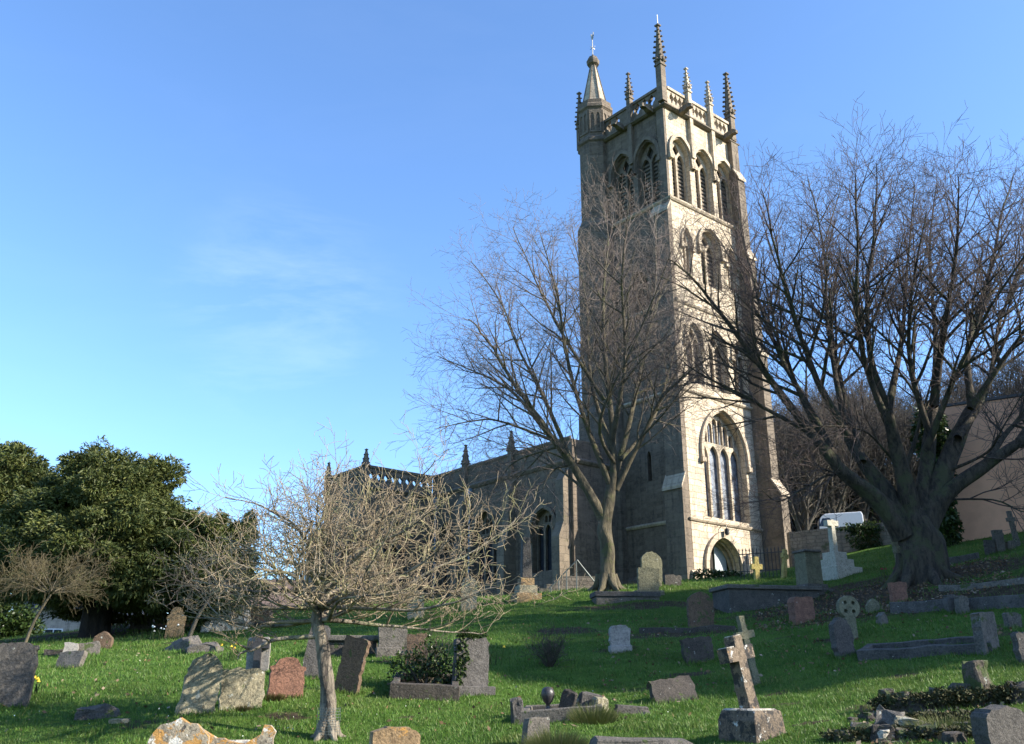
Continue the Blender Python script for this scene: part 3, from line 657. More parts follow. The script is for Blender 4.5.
def make_nave():
    XA = -3.5; V0, V1, TU = 4.1, 15.72, -7.96; TOP = 7.0; V2 = 20.05
    wins = [(5.35, 7.05, .75, 2.75, 3.75, 3), (9.85, 11.85, .55, 2.7, 4.35, 3), (13.4, 15.0, .55, 2.7, 4.2, 3)]
    b = MB(); X = TR(XA, 0, 0) @ XN
    b.plate(mirror([(V0, -2.2), (V0, TOP - .1), (V1, TOP - .1), (V1, -2.2)]), [mirror(opening(*w[:5])) for w in wins], 0, .6, M['rubblewall'], X)
    b.box(XA + .01, 0.0, V0 - .01, V0 + .5, -2.2, TOP - .1, M['rubblewall'])
    b.box(XA + .6, 6.5, SN + .02, 30, -2.2, 6.2, M['rubblewall']); b.box(XA + .6, -.02, V0 + .5, SN, 5.9, 6.1, M['lead'])
    # transept
    tw = [(-6.6, -4.9, .5, 2.6, 4.1, 3)]
    b.plate([(TU, -2.6), (TU, TOP - .95), (XA, TOP - .95), (XA, -2.6)], [opening(*w[:5]) for w in tw], V1, V1 + .6, M['rubblewall'])
    b.box(TU, XA, V2 - .6, V2, -2.6, TOP - .95, M['rubblewall']); b.box(TU, TU + .6, V1 + .6, V2 - .6, -2.6, TOP - .95, M['rubblewall'])
    b.box(TU + .6, XA + .6, V1 + .6, V2 - .6, 5.6, 5.8, M['lead'])
    b.box(XA - .8, XA + 6, V2, 29, -2.6, 5.2, M['rubblewall'])
    nave = b.build('nave', church)
    for w in wins: window('window', nave, X, -w[1], -w[0], *w[2:6], recess=.3, fl='darkdress'); hood(nave, X, -w[1], -w[0], w[3], w[4], .04, .2, .1, .25, 'darkdress')
    for w in tw: window('window', nave, TR(0, V1, 0), *w, recess=.3, fl='darkdress'); hood(nave, TR(0, V1, 0), *w[:2], w[3], w[4], .04, .2, .1, .25, 'darkdress')
    b = MB()
    def run(x0, x1, X, z, pr, h): b.loft([[(x, -o, q) for o, q in ((-.02, z), (pr * .4, z), (pr, z + h * .4), (pr, z + h * .6), (-.02, z + h))] for x in (x0, x1)], M['darkdress'], X)
    run(-V1 + .15, -V0, X, 5.72, .16, .3); run(-V1 + .1, -V0 - .03, X, TOP - .12, .08, .2)
    run(TU, XA - .17, TR(0, V1, 0), 5.72, .16, .3); run(XA, -.0, TR(0, V0 - .01, 0), 5.72, .16, .3)
    b.build('cornice', nave)
    def pierced(L0, L1, n, X):
        b = MB(); st = (L1 - L0) / n
        b.plate([(L0, TOP - .95), (L0, TOP - .08), (L1, TOP - .08), (L1, TOP - .95)], [quatrefoil(L0 + st * (i + .5), TOP - .52, st * .34, .25) for i in range(n)], .02, .24, M['darkdress'], X)
        b.box(L0, L1, -.05, .32, TOP - .08, TOP + .06, M['darkdress'], X); b.build('parapet', nave)
    pierced(TU + .2, XA - .02, 9, TR(0, V1, 0)); pierced(-V2 + .2, -V1 - .2, 9, TR(TU, 0, 0) @ XN)
    def pin(x, y, z0, zt, w=.3):
        b = MB(); h = w / 2; zb = zt - (zt - z0) * .48
        b.box(x - h, x + h, y - h, y + h, z0, zb, M['darkdress']); r = h * 1.414
        b.lathe([(r * 1.35, zb), (r * 1.35, zb + .08), (r, zb + .12), (r * .3, zt - .12), (r * .6, zt - .08), (0, zt)], M['darkdress'], 4, None, R(45), (x, y))
        for i in range(3):
            z = zb + .15 + i * (zt - zb - .3) / 3; rr = r * (1 - .25 * i)
            for q in range(4): b.lathe([(0, z - .03), (.055, z + .02), (0, z + .1)], M['darkdress'], 5, None, 0, (x + math.cos(R(45 + 90 * q)) * rr, y + math.sin(R(45 + 90 * q)) * rr))
        b.build('pinnacle', nave)
    pin(XA - .05, 8.6, 5.9, 8.25); pin(XA - .05, 12.55, 5.9, 8.3); pin(TU + .05, V1 + .1, 5.9, 8.0); pin(TU + .05, V2 - .05, 5.9, 8.0)
    for v in (4.55, 8.6, 12.55):
        b = MB(); out = [(.05, -2.2), (-.75, -2.2), (-.75, 2.2), (-.45, 2.9), (-.45, 4.9), (.02, 5.6), (.05, 5.6)]
        vs = [(x, y, z) for x in (-v - .27, -v + .27) for y, z in out]; k = len(out)
        b.add(vs, [tuple(range(k)), tuple(range(k, 2 * k))[::-1]] + [(i, (i + 1) % k, (i + 1) % k + k, i + k) for i in range(k)], M['darkdress'], X); b.build('buttress', nave)
    for v in (12.05, 15.2):
        b = MB(); b.tube([(XA - .1, v, 5.6), (XA - .1, v, -.8)], .055, M['pipe'], 8); b.box(XA - .22, XA - .02, v - .13, v + .13, 5.35, 5.7, M['pipe'])
        for z in (1., 3., 4.8): b.box(XA - .17, XA + .0, v - .08, v + .08, z, z + .06, M['pipe'])
        b.build('downpipe', nave)
make_nave()
# ------------------------------------------------------------------ trees
def nrm(v): return v / (np.linalg.norm(v) + 1e-9)
def mesh_np(name, v, f, mats, mi=None, smooth=True, parent=None):
    me = bpy.data.meshes.new(name)
    f = np.asarray(f, np.int32); k = f.shape[1]
    me.vertices.add(len(v)); me.vertices.foreach_set('co', np.asarray(v, np.float32).ravel())
    me.loops.add(f.size); me.loops.foreach_set('vertex_index', f.ravel())
    me.polygons.add(len(f)); me.polygons.foreach_set('loop_start', np.arange(0, f.size, k, dtype=np.int32))
    try: me.polygons.foreach_set('loop_total', np.full(len(f), k, np.int32))
    except Exception: pass
    for m in mats: me.materials.append(m)
    if mi is not None: me.polygons.foreach_set('material_index', np.asarray(mi, np.int32))
    me.update(calc_edges=True)
    me.polygons.foreach_set('use_smooth', np.full(len(f), smooth))
    o = bpy.data.objects.new(name, me); COL.objects.link(o)
    if parent: o.parent = parent
    return o
def tubes(name, lines, mat, parent=None, gnarl=0.):
    VV, FF, o = [], [], 0
    for pts, rad in lines:
        pts = np.asarray(pts, float); rad = np.asarray(rad, float); m = len(pts)
        rm = rad[0]; n = 12 if rm > .25 else 8 if rm > .1 else 5 if rm > .03 else 4 if rm > .015 else 3
        d = np.gradient(pts, axis=0); d /= np.linalg.norm(d, axis=1)[:, None] + 1e-9
        ref = np.array([1., 0, 0]) if abs(d[0, 0]) < .8 else np.array([0, 1., 0])
        a = np.arange(n) * 2 * math.pi / n
        for i in range(m):
            ref = ref - d[i] * ref.dot(d[i]); ref /= np.linalg.norm(ref) + 1e-9
            q = np.cross(d[i], ref)
            rr = rad[i] * (1 + (gnarl * np.sin(a * 3 + i * .4) + gnarl * .6 * np.sin(a * 5 - i * .7) if gnarl and rm > .08 else 0))
            VV.append(pts[i] + np.outer(np.cos(a) * rr, ref) + np.outer(np.sin(a) * rr, q))
        idx = (o + np.arange(m * n)).reshape(m, n)
        nx = np.roll(idx, -1, axis=1)
        FF.append(np.stack([idx[:-1], nx[:-1], nx[1:], idx[1:]], -1).reshape(-1, 4)); o += m * n
    return mesh_np(name, np.concatenate(VV), np.concatenate(FF), [mat], parent=parent)
def smooth_line(P, rad, n=5):
    P = np.asarray(P, float); out, ro = [], []
    for i in range(len(P) - 1):
        p0, p1, p2, p3 = P[max(i - 1, 0)], P[i], P[i + 1], P[min(i + 2, len(P) - 1)]
        for t in np.arange(n) / n:
            out.append(.5 * (2 * p1 + (p2 - p0) * t + (2 * p0 - 5 * p1 + 4 * p2 - p3) * t * t + (3 * p1 - p0 - 3 * p2 + p3) * t ** 3)); ro.append(rad[i] * (1 - t) + rad[i + 1] * t)
    return np.array(out + [P[-1]]), np.array(ro + [rad[-1]])
def kids(out, pts, rad, lvl, P, rng, t0=None):
    """side branches along a finished branch"""
    if lvl >= len(P['dens']): return
    seg = np.linalg.norm(np.diff(pts, axis=0), axis=1); L = seg.sum(); cum = np.concatenate([[0], np.cumsum(seg)])
    n = int(L * P['dens'][lvl] + rng.random()); t0 = P['t0'][lvl] if t0 is None else t0
    phi = rng.random() * 6.28
    for k in range(n):
        t = t0 + (1 - t0) * (k + rng.random()) / n; s = t * L
        i = min(len(pts) - 2, max(0, np.searchsorted(cum, s) - 1)); w = (s - cum[i]) / (seg[i] + 1e-9)
        p = pts[i] * (1 - w) + pts[i + 1] * w; d = nrm(pts[i + 1] - pts[i]); r = rad[i] * (1 - w) + rad[i + 1] * w
        phi += 2.4 + rng.normal() * .5
        a = nrm(np.cross(d, [.3, .2, 1.])); b = np.cross(d, a)
        side = a * math.cos(phi) + b * math.sin(phi)
        ang = R(P['ang'][lvl] + rng.normal() * 9)
        dd = nrm(d * math.cos(ang) + side * math.sin(ang))
        Lc = P['len'][lvl] * (1 - P['fall'][lvl] * t) * (.65 + .6 * rng.random())
        if lvl < 2: Lc = min(Lc, L * .8)
        grow(out, p, dd, Lc, min(r * .72, P['rad'][lvl] * (.75 + .5 * rng.random())), lvl, P, rng)
def grow(out, p, d, L, r, lvl, P, rng):
    n = max(3, int(L / P['seg'][lvl])); st = L / n
    pts = [p]; rad = [r]; wg = P['wig'][lvl]; tr = np.array([0, 0, P['trop'][lvl]])
    N_ = rng.normal(size=(n, 3)) * wg
    for i in range(n):
        d = nrm(d + N_[i] + tr)
        if 'zmin' in P and p[2] < P['zmin']: d = nrm(np.array([d[0], d[1], max(d[2], .22)]))
        p = p + d * st; pts.append(p); rad.append(max(P['rmin'], r * (1 - .8 * (i + 1) / n)))
    pts = np.array(pts); rad = np.array(rad)
    out[min(lvl, len(out) - 1)].append((pts, rad))
    kids(out, pts, rad, lvl + 1, P, rng)
def px_line(wp, Y0, dY, rng=None):
    n = len(wp) - 1
    return [np.array(at(x, y, Y0 + dY * (i / n) ** 1.3)) for i, (x, y) in enumerate(wp)]
def make_tree(name, label, base, trunk, limbs, P, seed, bk, tw, extra=(), group=None, cat='tree', gn=.07):
    """trunk and limbs: (points, radii) in world space; twigs grow from the limbs"""
    rng = np.random.default_rng(seed); b = np.array(base)
    root = thing(name, label, cat, tuple(base), group=group)
    out = [[], [], [], [], []]
    thick = []
    for (pts, rad) in trunk: thick.append(smooth_line(np.array(pts) - b, rad, 6))
    for (pts, rad, t0) in limbs:
        pts, rad = smooth_line(np.array(pts) - b, rad, 5)
        pts = pts + np.cumsum(rng.normal(size=pts.shape) * .045 * min(1, rad[0] * 4), axis=0) * np.linspace(0, 1, len(pts))[:, None]
        thick.append((pts, rad)); kids(out, pts, rad, 0, P, rng, t0)
    for (pts, rad) in extra: thick.append(smooth_line(np.array(pts) - b, rad, 4))
    tubes('trunk', thick + [q for q in out[0] if q[1][0] > P.get('thick', .05)], M[bk], root, gn)
    tw_l = [q for q in out[0] if q[1][0] <= P.get('thick', .05)] + [q for L in out[1:] for q in L]
    tubes('crown', tw_l, M[tw], root)
    return root

# the big old tree on the bank, low crotch and a fan of long straight poles
Bg = hit(922, 580)
YB = Bg.y
def big_tree():
    P = dict(dens=[2.7, 2.9, 3.2, 2.6], t0=[.15, .12, .1, .1], ang=[36, 38, 40, 42], len=[3.2, 1.55, .8, .40], fall=[.70, .5, .4, .3], rad=[.058, .019, .0085, .005], seg=[.45, .3, .2, .16],
             wig=[.09, .12, .14, .16], trop=[.035, .05, .05, .05], rmin=.0042, thick=.028)
    rng = np.random.default_rng(5)
    A = lambda wp, dY: px_line(wp, YB, dY)
    tb = np.array(Bg) + np.array([0, 0, -.3])
    trunk = [([tb, np.array(at(923, 556, YB)), np.array(at(920, 538, YB)), np.array(at(914, 520, YB)), np.array(at(908, 504, YB))], [.66, .58, .52, .42, .22])]
    BO = [([(905, 535), (886, 510), (866, 490), (841, 470), (812, 434)], -.7, [.34, .27, .21, .16, .12]), ([(910, 528), (888, 495), (864, 463), (848, 436)], .6, [.31, .23, .17, .125]), ([(913, 525), (904, 480), (894, 440), (888, 410)], -.9, [.31, .22, .16, .12]),
          ([(920, 525), (925, 480), (930, 436), (934, 405)], .9, [.31, .22, .16, .12]), ([(926, 530), (946, 494), (984, 467), (1018, 443)], -.5, [.30, .21, .155, .115]), ([(924, 528), (942, 475), (958, 438), (972, 408)], .7, [.36, .27, .21, .16])]
    for wp, dY, rr in BO: trunk.append((A(wp, dY), rr))
    # root flare
    for a in range(7):
        an = a * .9 + .2; q = np.array([math.cos(an), math.sin(an), 0])
        g = np.array(Bg) + q * 1.1; g[2] = gz(g[0], g[1]) - .1
        trunk.append(([np.array(Bg) + q * .3 + np.array([0, 0, .6]), np.array(Bg) + q * .52 + np.array([0, 0, .14]), g], [.28, .17, .05]))
    L = [([(812, 434), (778, 375), (740, 312), (704, 258), (676, 236)], -1.5, .22), ([(841, 470), (815, 405), (786, 345), (764, 280), (750, 215), (744, 172)], 1.5, .19), ([(812, 434), (770, 402), (735, 382), (700, 362), (680, 346)], .5, .12),
         ([(848, 436), (820, 370), (797, 295), (780, 225), (768, 158)], -3.0, .2), ([(848, 436), (838, 370), (828, 300), (822, 220), (808, 146)], 2.5, .18), ([(862, 462), (846, 390), (834, 310), (826, 240), (846, 160)], 5.0, .18),
         ([(888, 410), (872, 345), (868, 270), (876, 200), (881, 128)], -2.0, .2), ([(893, 435), (868, 360), (857, 290), (858, 200), (852, 140)], -4.5, .18), ([(888, 410), (900, 330), (906, 240), (914, 150)], 4.0, .18), ([(826, 450), (800, 380), (770, 300), (735, 240), (716, 206)], 4.5, .13),
         ([(934, 405), (935, 320), (930, 230), (938, 150)], 6.0, .18), ([(934, 405), (943, 315), (957, 230), (962, 145)], -3.5, .2), ([(930, 436), (910, 350), (912, 270), (925, 190)], -2, .16), ([(926, 450), (955, 360), (985, 290), (1040, 200)], -5, .16),
         ([(972, 408), (966, 335), (986, 255), (1000, 185), (1012, 138)], 2.0, .19), ([(972, 408), (1000, 350), (1035, 290), (1065, 215)], -2.5, .18), ([(958, 438), (985, 380), (1000, 300), (1030, 220), (1050, 150)], 5.0, .17),
         ([(1018, 443), (1060, 421), (1110, 380)], -1.0, .24), ([(984, 466), (1005, 425), (1030, 400), (1085, 365)], 2.5, .17), ([(1018, 443), (1040, 390), (1060, 330), (1110, 270)], .5, .17),
         ([(880, 492), (838, 474), (808, 488), (784, 502), (768, 492)], -1.5, .075), ([(935, 500), (990, 500), (1024, 513), (1060, 500)], -2.2, .045), ([(900, 470), (870, 430), (840, 420), (800, 424)], -2.5, .06), ([(950, 470), (985, 450), (1000, 420), (1020, 380)], -3, .07), ([(905, 470), (920, 400), (890, 340), (895, 280)], 1, .1)]
    limbs = []
    for wp, dY, r in L:
        wp = [(x, y) if i == 0 else (905 + (x - 905) * 1.03, 470 - (470 - y) * .90 if y < 470 else y) for i, (x, y) in enumerate(wp)]
        n = len(wp); limbs.append((A(wp, dY), [r * .62 * (1 - .97 * (i / (n - 1)) ** .62) + .009 for i in range(n)], .2))
    extra = []
    return make_tree('broad_tree', 'huge bare tree with thick low trunk and a fan of dark limbs', tuple(Bg), trunk, limbs, P, 11, 'barkbig', 'twigbig', extra, 'bare trees in the churchyard', gn=.09)
big_tree()

Bm = hit(607, 590); YM = Bm.y
def mid_tree():
    P = dict(dens=[2.2, 2.6, 3.2, 3.0], t0=[.2, .12, .1, .1], ang=[34, 38, 40, 42], len=[3.3, 1.6, .85, .45], fall=[.65, .5, .4, .3], rad=[.04, .015, .008, .0052], seg=[.5, .32, .22, .2],
             wig=[.10, .13, .15, .17], trop=[.02, .0, -.02, -.03], rmin=.0044, thick=.028)
    A = lambda wp, dY: px_line(wp, YM, dY)
    trunk = [([np.array(Bm) + [0, 0, -.3]] + A([(607, 578), (608, 548), (604, 528), (609, 500), (614, 472)], 0), [.33, .25, .225, .235, .20, .14])]
    L = [([(604, 520), (588, 492), (570, 462), (552, 440), (530, 408), (505, 372), (487, 342), (470, 316)], -2.5, .24), ([(552, 440), (520, 428), (490, 420), (460, 424), (436, 430)], -3.5, .07),
         ([(575, 470), (545, 400), (517, 345), (500, 300), (470, 262)], 3, .11), ([(614, 474), (611, 420), (604, 360), (600, 300), (604, 245), (598, 205)], .5, .17),
         ([(612, 490), (584, 420), (566, 352), (556, 290), (540, 238)], -2.0, .14), ([(614, 478), (629, 420), (642, 350), (652, 280), (650, 215)], 2.5, .16),
         ([(616, 490), (640, 440), (662, 398), (690, 372), (712, 360)], -1.5, .13), ([(612, 450), (590, 380), (585, 300), (570, 230)], 4, .12), ([(612, 440), (626, 360), (624, 280), (632, 205)], -3.5, .13),
         ([(620, 460), (655, 415), (678, 340), (690, 280)], 3.5, .10), ([(560, 446), (540, 452), (515, 462), (500, 480)], 2.0, .07), ([(575, 466), (556, 468), (545, 482), (540, 500)], -1.5, .06), ([(588, 492), (560, 470), (530, 450), (500, 452)], 3.5, .07),
         ([(604, 400), (560, 330), (530, 268), (512, 225)], -1, .09), ([(615, 465), (600, 420), (640, 330), (672, 250)], -5, .1), ([(552, 440), (512, 392), (470, 372), (440, 360)], 1., .09)]
    limbs = []
    for wp, dY, r in L:
        n = len(wp); limbs.append((A(wp, dY), [r * .82 * (1 - .95 * (i / (n - 1)) ** .7) + .008 for i in range(n)], .2))
    # limb under the crook, root flare
    for a in range(6):
        an = a * 1.05; q = np.array([math.cos(an), math.sin(an), 0]); g = np.array(Bm) + q * .7; g[2] = gz(g[0], g[1]) - .06
        trunk.append(([np.array(Bm) + q * .18 + [0, 0, .45], np.array(Bm) + q * .38 + [0, 0, .1], g], [.2, .12, .04]))
    make_tree('slender_tree', 'bare forked tree with olive trunk standing before the shaded side of the tower', tuple(Bm), trunk, limbs, P, 21, 'barkmid', 'twigmid', (), 'bare trees in the churchyard', gn=.12)
mid_tree()

Bc = hit(327, 739); YC = Bc.y
def crab_tree():
    P = dict(dens=[4.3, 5.6, 5.8], t0=[.12, .1, .08], ang=[42, 46, 50], len=[.95, .5, .26], fall=[.35, .4, .3], rad=[.015, .0075, .0042], seg=[.12, .09, .07],
             zmin=1.68, wig=[.2, .24, .26], trop=[.05, .05, .04], rmin=.0036, thick=.02)
    A = lambda wp, dY=0: px_line(wp, YC, dY)
    trunk = [([np.array(Bc) + [0, 0, -.2]] + A([(327, 730), (329, 704), (325, 672), (322, 644), (318, 616), (325, 592), (331, 560), (328, 520)]), [.125, .112, .10, .095, .09, .08, .065, .05, .03])]
    rng = np.random.default_rng(3); limbs = []
    top = np.array(at(322, 626, YC)); up = np.array(at(328, 560, YC))
    k = 0
    for z, n, L, el in ((0.12, 8, 2.75, 7), (.35, 9, 2.75, 13), (.60, 8, 2.5, 19), (.85, 7, 1.9, 27), (1.05, 6, 1.3, 38)):
        for i in range(n):
            an = 2 * math.pi * (i + .5 * (k % 2)) / n + rng.normal() * .2; e = R(el + 1 + rng.normal() * 8); k += 1
            d = np.array([math.cos(an) * math.cos(e), math.sin(an) * math.cos(e), math.sin(e)])
            p = top + (up - top) * min(1, z / 1.25); pts = [p]; dd = d.copy(); Lr = L * (.8 + .3 * rng.random()) * (1.12 if d[0] > .2 else .84) * (.74 if d[1] > .35 else 1)
            for s in range(6):
                dd = nrm(dd + rng.normal(size=3) * .2 + [0, 0, .03]); dd = nrm(np.array([dd[0], dd[1], max(dd[2], -.06)])); p = p + dd * Lr / 6; pts.append(p)
            limbs.append((pts, [.038, .031, .025, .02, .015, .010, .006], .15))
    # water shoots above the crown
    for i in range(16):
        an = rng.random() * 6.28; rr = rng.random() * 1.9; p = up + np.array([math.cos(an) * rr, math.sin(an) * rr, -.1 - rr * .18]); pts = [p]
        dd = nrm(np.array([math.cos(an) * .3, math.sin(an) * .3, 1.]))
        for s in range(4): dd = nrm(dd + rng.normal(size=3) * .12); p = p + dd * .25; pts.append(p)
        limbs.append((pts, [.012, .009, .007, .005, .004], .3))
    limbs.append((A([(322, 636), (300, 637), (275, 639), (255, 648), (243, 652), (240, 658)], -.6), [.04, .034, .028, .02, .014, .008], .4))
    for a in range(5):
        an = a * 1.25 + .4; q = np.array([math.cos(an), math.sin(an), 0]); g = np.array(Bc) + q * .27; g[2] = gz(g[0], g[1]) - .03
        trunk.append(([np.array(Bc) + q * .07 + [0, 0, .2], np.array(Bc) + q * .15 + [0, 0, .05], g], [.08, .05, .02]))
    r = make_tree('orchard_tree', 'small spreading bare tree with pale flaking trunk and dense tan twigs', tuple(Bc), trunk, limbs, P, 31, 'barkcrab', 'twigcrab', (), 'bare trees in the churchyard', gn=.16)
    b = MB()
    for j in range(10):
        z = .06 + j * .035; b.tube([(.17 * math.cos(t), .17 * math.sin(t), z) for t in np.linspace(-2.4, -.2, 8)], .003, M['rail'], 4)
    for t in np.linspace(-2.4, -.2, 9): b.tube([(.17 * math.cos(t), .17 * math.sin(t), .05), (.165 * math.cos(t), .165 * math.sin(t), .4)], .003, M['rail'], 4)
    b.build('trunk_guard', r)
crab_tree()

def shrub(name, label, base, h, w, n, seed, bk, tw, dens=(5, 6), trop=.05, el=(20, 75), lean=(0, 0), cat='shrub', group=None, rad=.02, tl=(.5, .25), rmin=.004, stem=0.):
    rng = np.random.default_rng(seed); b = np.array(base); limbs = []
    P = dict(dens=list(dens), t0=[.2, .1], ang=[38, 42], len=[tl[0] * h, tl[1] * h], fall=[.4, .3], rad=[rad * .4, rad * .22], seg=[.12 * max(h, .7), .08 * max(h, .7)], wig=[.16, .2], trop=[trop, trop], rmin=rmin, thick=rad * .6)
    trunk = []
    top = b + np.array([lean[0], lean[1], stem])
    if stem: trunk.append(([b + [0, 0, -.15], b + [lean[0] * .4, lean[1] * .4, stem * .5], top], [rad * 2.6, rad * 2.1, rad * 1.6]))
    for i in range(n):
        an = 2 * math.pi * (i + rng.random() * .7) / n; e = R(el[0] + (el[1] - el[0]) * rng.random())
        d = np.array([math.cos(an) * math.cos(e), math.sin(an) * math.cos(e), math.sin(e)]); p = top + d * .03 - (0 if stem else np.array([0, 0, .05])); pts = [p]
        L = (h - stem) / max(.35, math.sin(e)) if math.sin(e) > .6 else w / 2 / math.cos(e); L = min(L, max(h, w * .55)) * (.7 + .4 * rng.random())
        for s in range(5): d = nrm(d + rng.normal(size=3) * .14 + [0, 0, trop]); p = p + d * L / 5; pts.append(p)
        limbs.append((pts, [rad * (1 - .16 * q) for q in range(6)], .2))
    return make_tree(name, label, tuple(base), trunk, limbs, P, seed + 1, bk, tw, (), group, cat, .05)

# ------------------------------------------------------------------ evergreen crowns
def leaf_cloud(name, mat, blobs, n, size, seed, parent=None, droop=.4, shell=.75, stretch=2.2, rough=.35):
    """leaf sprays through the volume of overlapping uneven lobes: (centre, radii)"""
    rng = np.random.default_rng(seed); vol = np.array([b[1][0] * b[1][1] * b[1][2] for b in blobs]) ** .67; vol /= vol.sum()
    pick = rng.choice(len(blobs), n, p=vol); C = np.array([b[0] for b in blobs])[pick]; Rr = np.array([b[1] for b in blobs])[pick]
    d = rng.normal(size=(n, 3)); d /= np.linalg.norm(d, axis=1)[:, None]
    ph = rng.random((len(blobs), 3)) * 6.28
    f = 1 + rough * (.5 * np.sin(d[:, 0] * 5 + ph[pick, 0]) * np.sin(d[:, 2] * 6 + ph[pick, 1]) + .35 * np.sin(d[:, 1] * 9 + ph[pick, 2]) * np.sin(d[:, 2] * 11 + ph[pick, 0]) + .25 * np.sin(d[:, 0] * 17 + ph[pick, 2]) * np.sin(d[:, 1] * 19))
    rr = shell + (1 - shell) * rng.random(n) ** .5; q = rng.random(n) < .12; rr[q] *= rng.random(q.sum())
    P = C + d * Rr * (rr * f)[:, None]
    ax = d * 1.0 + rng.normal(size=(n, 3)) * .55 + np.array([0, 0, -droop]); ax /= np.linalg.norm(ax, axis=1)[:, None]
    sd = np.cross(ax, rng.normal(size=(n, 3))); sd /= np.linalg.norm(sd, axis=1)[:, None] + 1e-9
    s = size * (.55 + .9 * rng.random(n))[:, None]
    v = np.stack([P - ax * s * stretch * .5, P + sd * s * .5, P + ax * s * stretch * .6, P - sd * s * .5], 1).reshape(-1, 3)
    return mesh_np(name, v, np.arange(n * 4).reshape(n, 4), [M[mat]], smooth=False, parent=parent)
def yew(name, label, base, blobs, n, seed, group, size=.17, trunk_r=.55):
    q0 = np.random.default_rng(seed + 5); sub = []
    for c, q in blobs:                     # many small sprays standing out of each lobe
        for _ in range(18):
            dv = nrm(q0.normal(size=3) + [0, 0, .25]); s = .15 + .15 * q0.random()
            sub.append((tuple(np.array(c) + dv * np.array(q) * (.93 + .24 * q0.random())), (q[0] * s, q[1] * s, q[2] * s * .85)))
    main = blobs; blobs = list(blobs) + sub
    b = np.array(base); r = thing(name, label, 'tree', tuple(base), group=group)
    leaf_cloud('crown', 'yew', [(np.array(c), np.array(q)) for c, q in blobs], n, size, seed, r, .35, .72, 3.4, .5)
    rng = np.random.default_rng(seed); L = [smooth_line([[0, 0, -.4], [.05, 0, 1.2], [.1, 0, 2.6], [.1, .1, 4.5]], [trunk_r * 1.3, trunk_r, trunk_r * .9, trunk_r * .4], 5)]
    for c, q in main: L.append(smooth_line([[0, 0, 1.6 + rng.random()], [c[0] * .5, c[1] * .5, c[2] * .55 + .6], c], [trunk_r * .45, trunk_r * .25, .05], 5))
    tubes('trunk', L, M['barkyew'], r, .1)
    return r
Yb = hit(92, 637); s_ = Yb.y / 38.0
YW = [((0, 0, 5.0), (3.0, 3.0, 3.0)), ((-1.3, -.4, 4.3), (2.1, 2.6, 2.4)), ((1.6, -.3, 3.6), (2.0, 2.6, 2.1)), ((.3, -.8, 6.5), (2.0, 2.0, 1.9)), ((4.1, .2, 3.3), (1.7, 2.0, 1.8)), ((5.3, 0, 3.2), (.95, 1.3, 2.2)), ((.4, -2.2, 3.6), (2.6, 1.8, 1.7)), ((3.2, -1.4, 2.9), (2.0, 1.6, 1.4)), ((.8, .2, 5.6), (1.5, 1.7, 1.4)),
      ((-1.6, 0, 6.0), (1.4, 1.6, 1.3)), ((2.9, 0, 4.5), (1.4, 1.6, 1.4)), ((4.0, 0, 4.0), (1.1, 1.4, 1.2)), ((-1.8, -1.4, 2.5), (2.0, 1.5, 1.1)), ((2.2, -2.0, 2.3), (1.8, 1.4, 1.1)), ((4.9, -.8, 2.0), (1.5, 1.4, 1.2)), ((.3, 1.2, 2.0), (3.0, 1.4, 1.2)), ((-2.6, .3, 3.4), (1.3, 1.8, 1.7))]
YW = [((c[0] * s_, c[1] * s_, c[2] * s_ * .88), (q[0] * s_, q[1] * s_, q[2] * s_ * .9)) for c, q in YW]
yew('yew_tree', 'broad dark evergreen yew with dense rounded crown at the edge of the churchyard', Yb, YW, 420000, 41, 'yew trees', .05 * s_, .38)
Y2 = hit(8, 640); Y2.y += 6; Y2.x = at(-46, 560, Y2.y).x; Y2.z = gz(Y2.x, Y2.y) - .9
yew('yew_tree', 'looser evergreen at the left edge, partly behind the broad yew', Y2, [((0, 0, 7.0), (2.0, 2.0, 1.8)), ((1.6, 0, 7.4), (1.6, 1.6, 1.3)), ((-1.5, 0, 6.0), (2.3, 2.2, 2.0)), ((.8, .2, 5.2), (1.9, 1.9, 1.6)), ((2.6, 0, 6.6), (1.2, 1.3, 1.0)), ((-.5, 0, 3.6), (2.2, 2.2, 1.8))], 110000, 42, 'yew trees', .055, .35)
# evergreens beyond the right edge that keep the middle of the bank in shade
for k, (x, y, sc) in enumerate(((26.5, 15.0, 1.75), (31.5, 18.4, 1.9), (37.0, 21.5, 1.9))):
    o = copy_tree(bpy.data.objects['yew_tree']); o.location = (x, y, gz(x, y) - .2); o.scale = (sc, sc, sc * 1.12); o.rotation_euler = (0, 0, 1.3 * k + .4)
    o['label'] = ['tall evergreen on the hillside past the right edge of the view', 'middle evergreen of the row up the hillside to the right', 'last evergreen of the row, nearest the pink building'][k]
    o['group'] = 'evergreens on the hillside'

# low bare shrubs and small trees
p = hit(22, 648); shrub('bare_shrub', 'low spreading olive bare shrub at the left edge under the yew', p, 2.2, 2.7, 24, 51, 'barkmid', 'twigshrub', (8, 10), -.01, (6, 48), (.5, 0), 'shrub', 'bare shrubs', .018, (.28, .15), .0038, 1.3)
p = hit(187, 640); shrub('bare_shrub', 'grey bare shrub with dark crooked stem before the right side of the yew', p, 2.7, 2.6, 13, 52, 'barkdark', 'twiggrey', (4, 5), .02, (15, 65), (.5, 0), 'shrub', 'bare shrubs', .024, (.3, .17), .005, 1.1)
p = hit(550, 667); shrub('bare_shrub', 'small dark brown twiggy bush alone on the grass', p, .75, .95, 46, 53, 'barkdark', 'twighill', (6, 8), .06, (30, 85), (0, 0), 'shrub', 'bare shrubs', .010, (.4, .2), .004)
p = hit(690, 588); p.y += 4; p.z = gz(p.x, p.y)
p = hit(735, 598); 
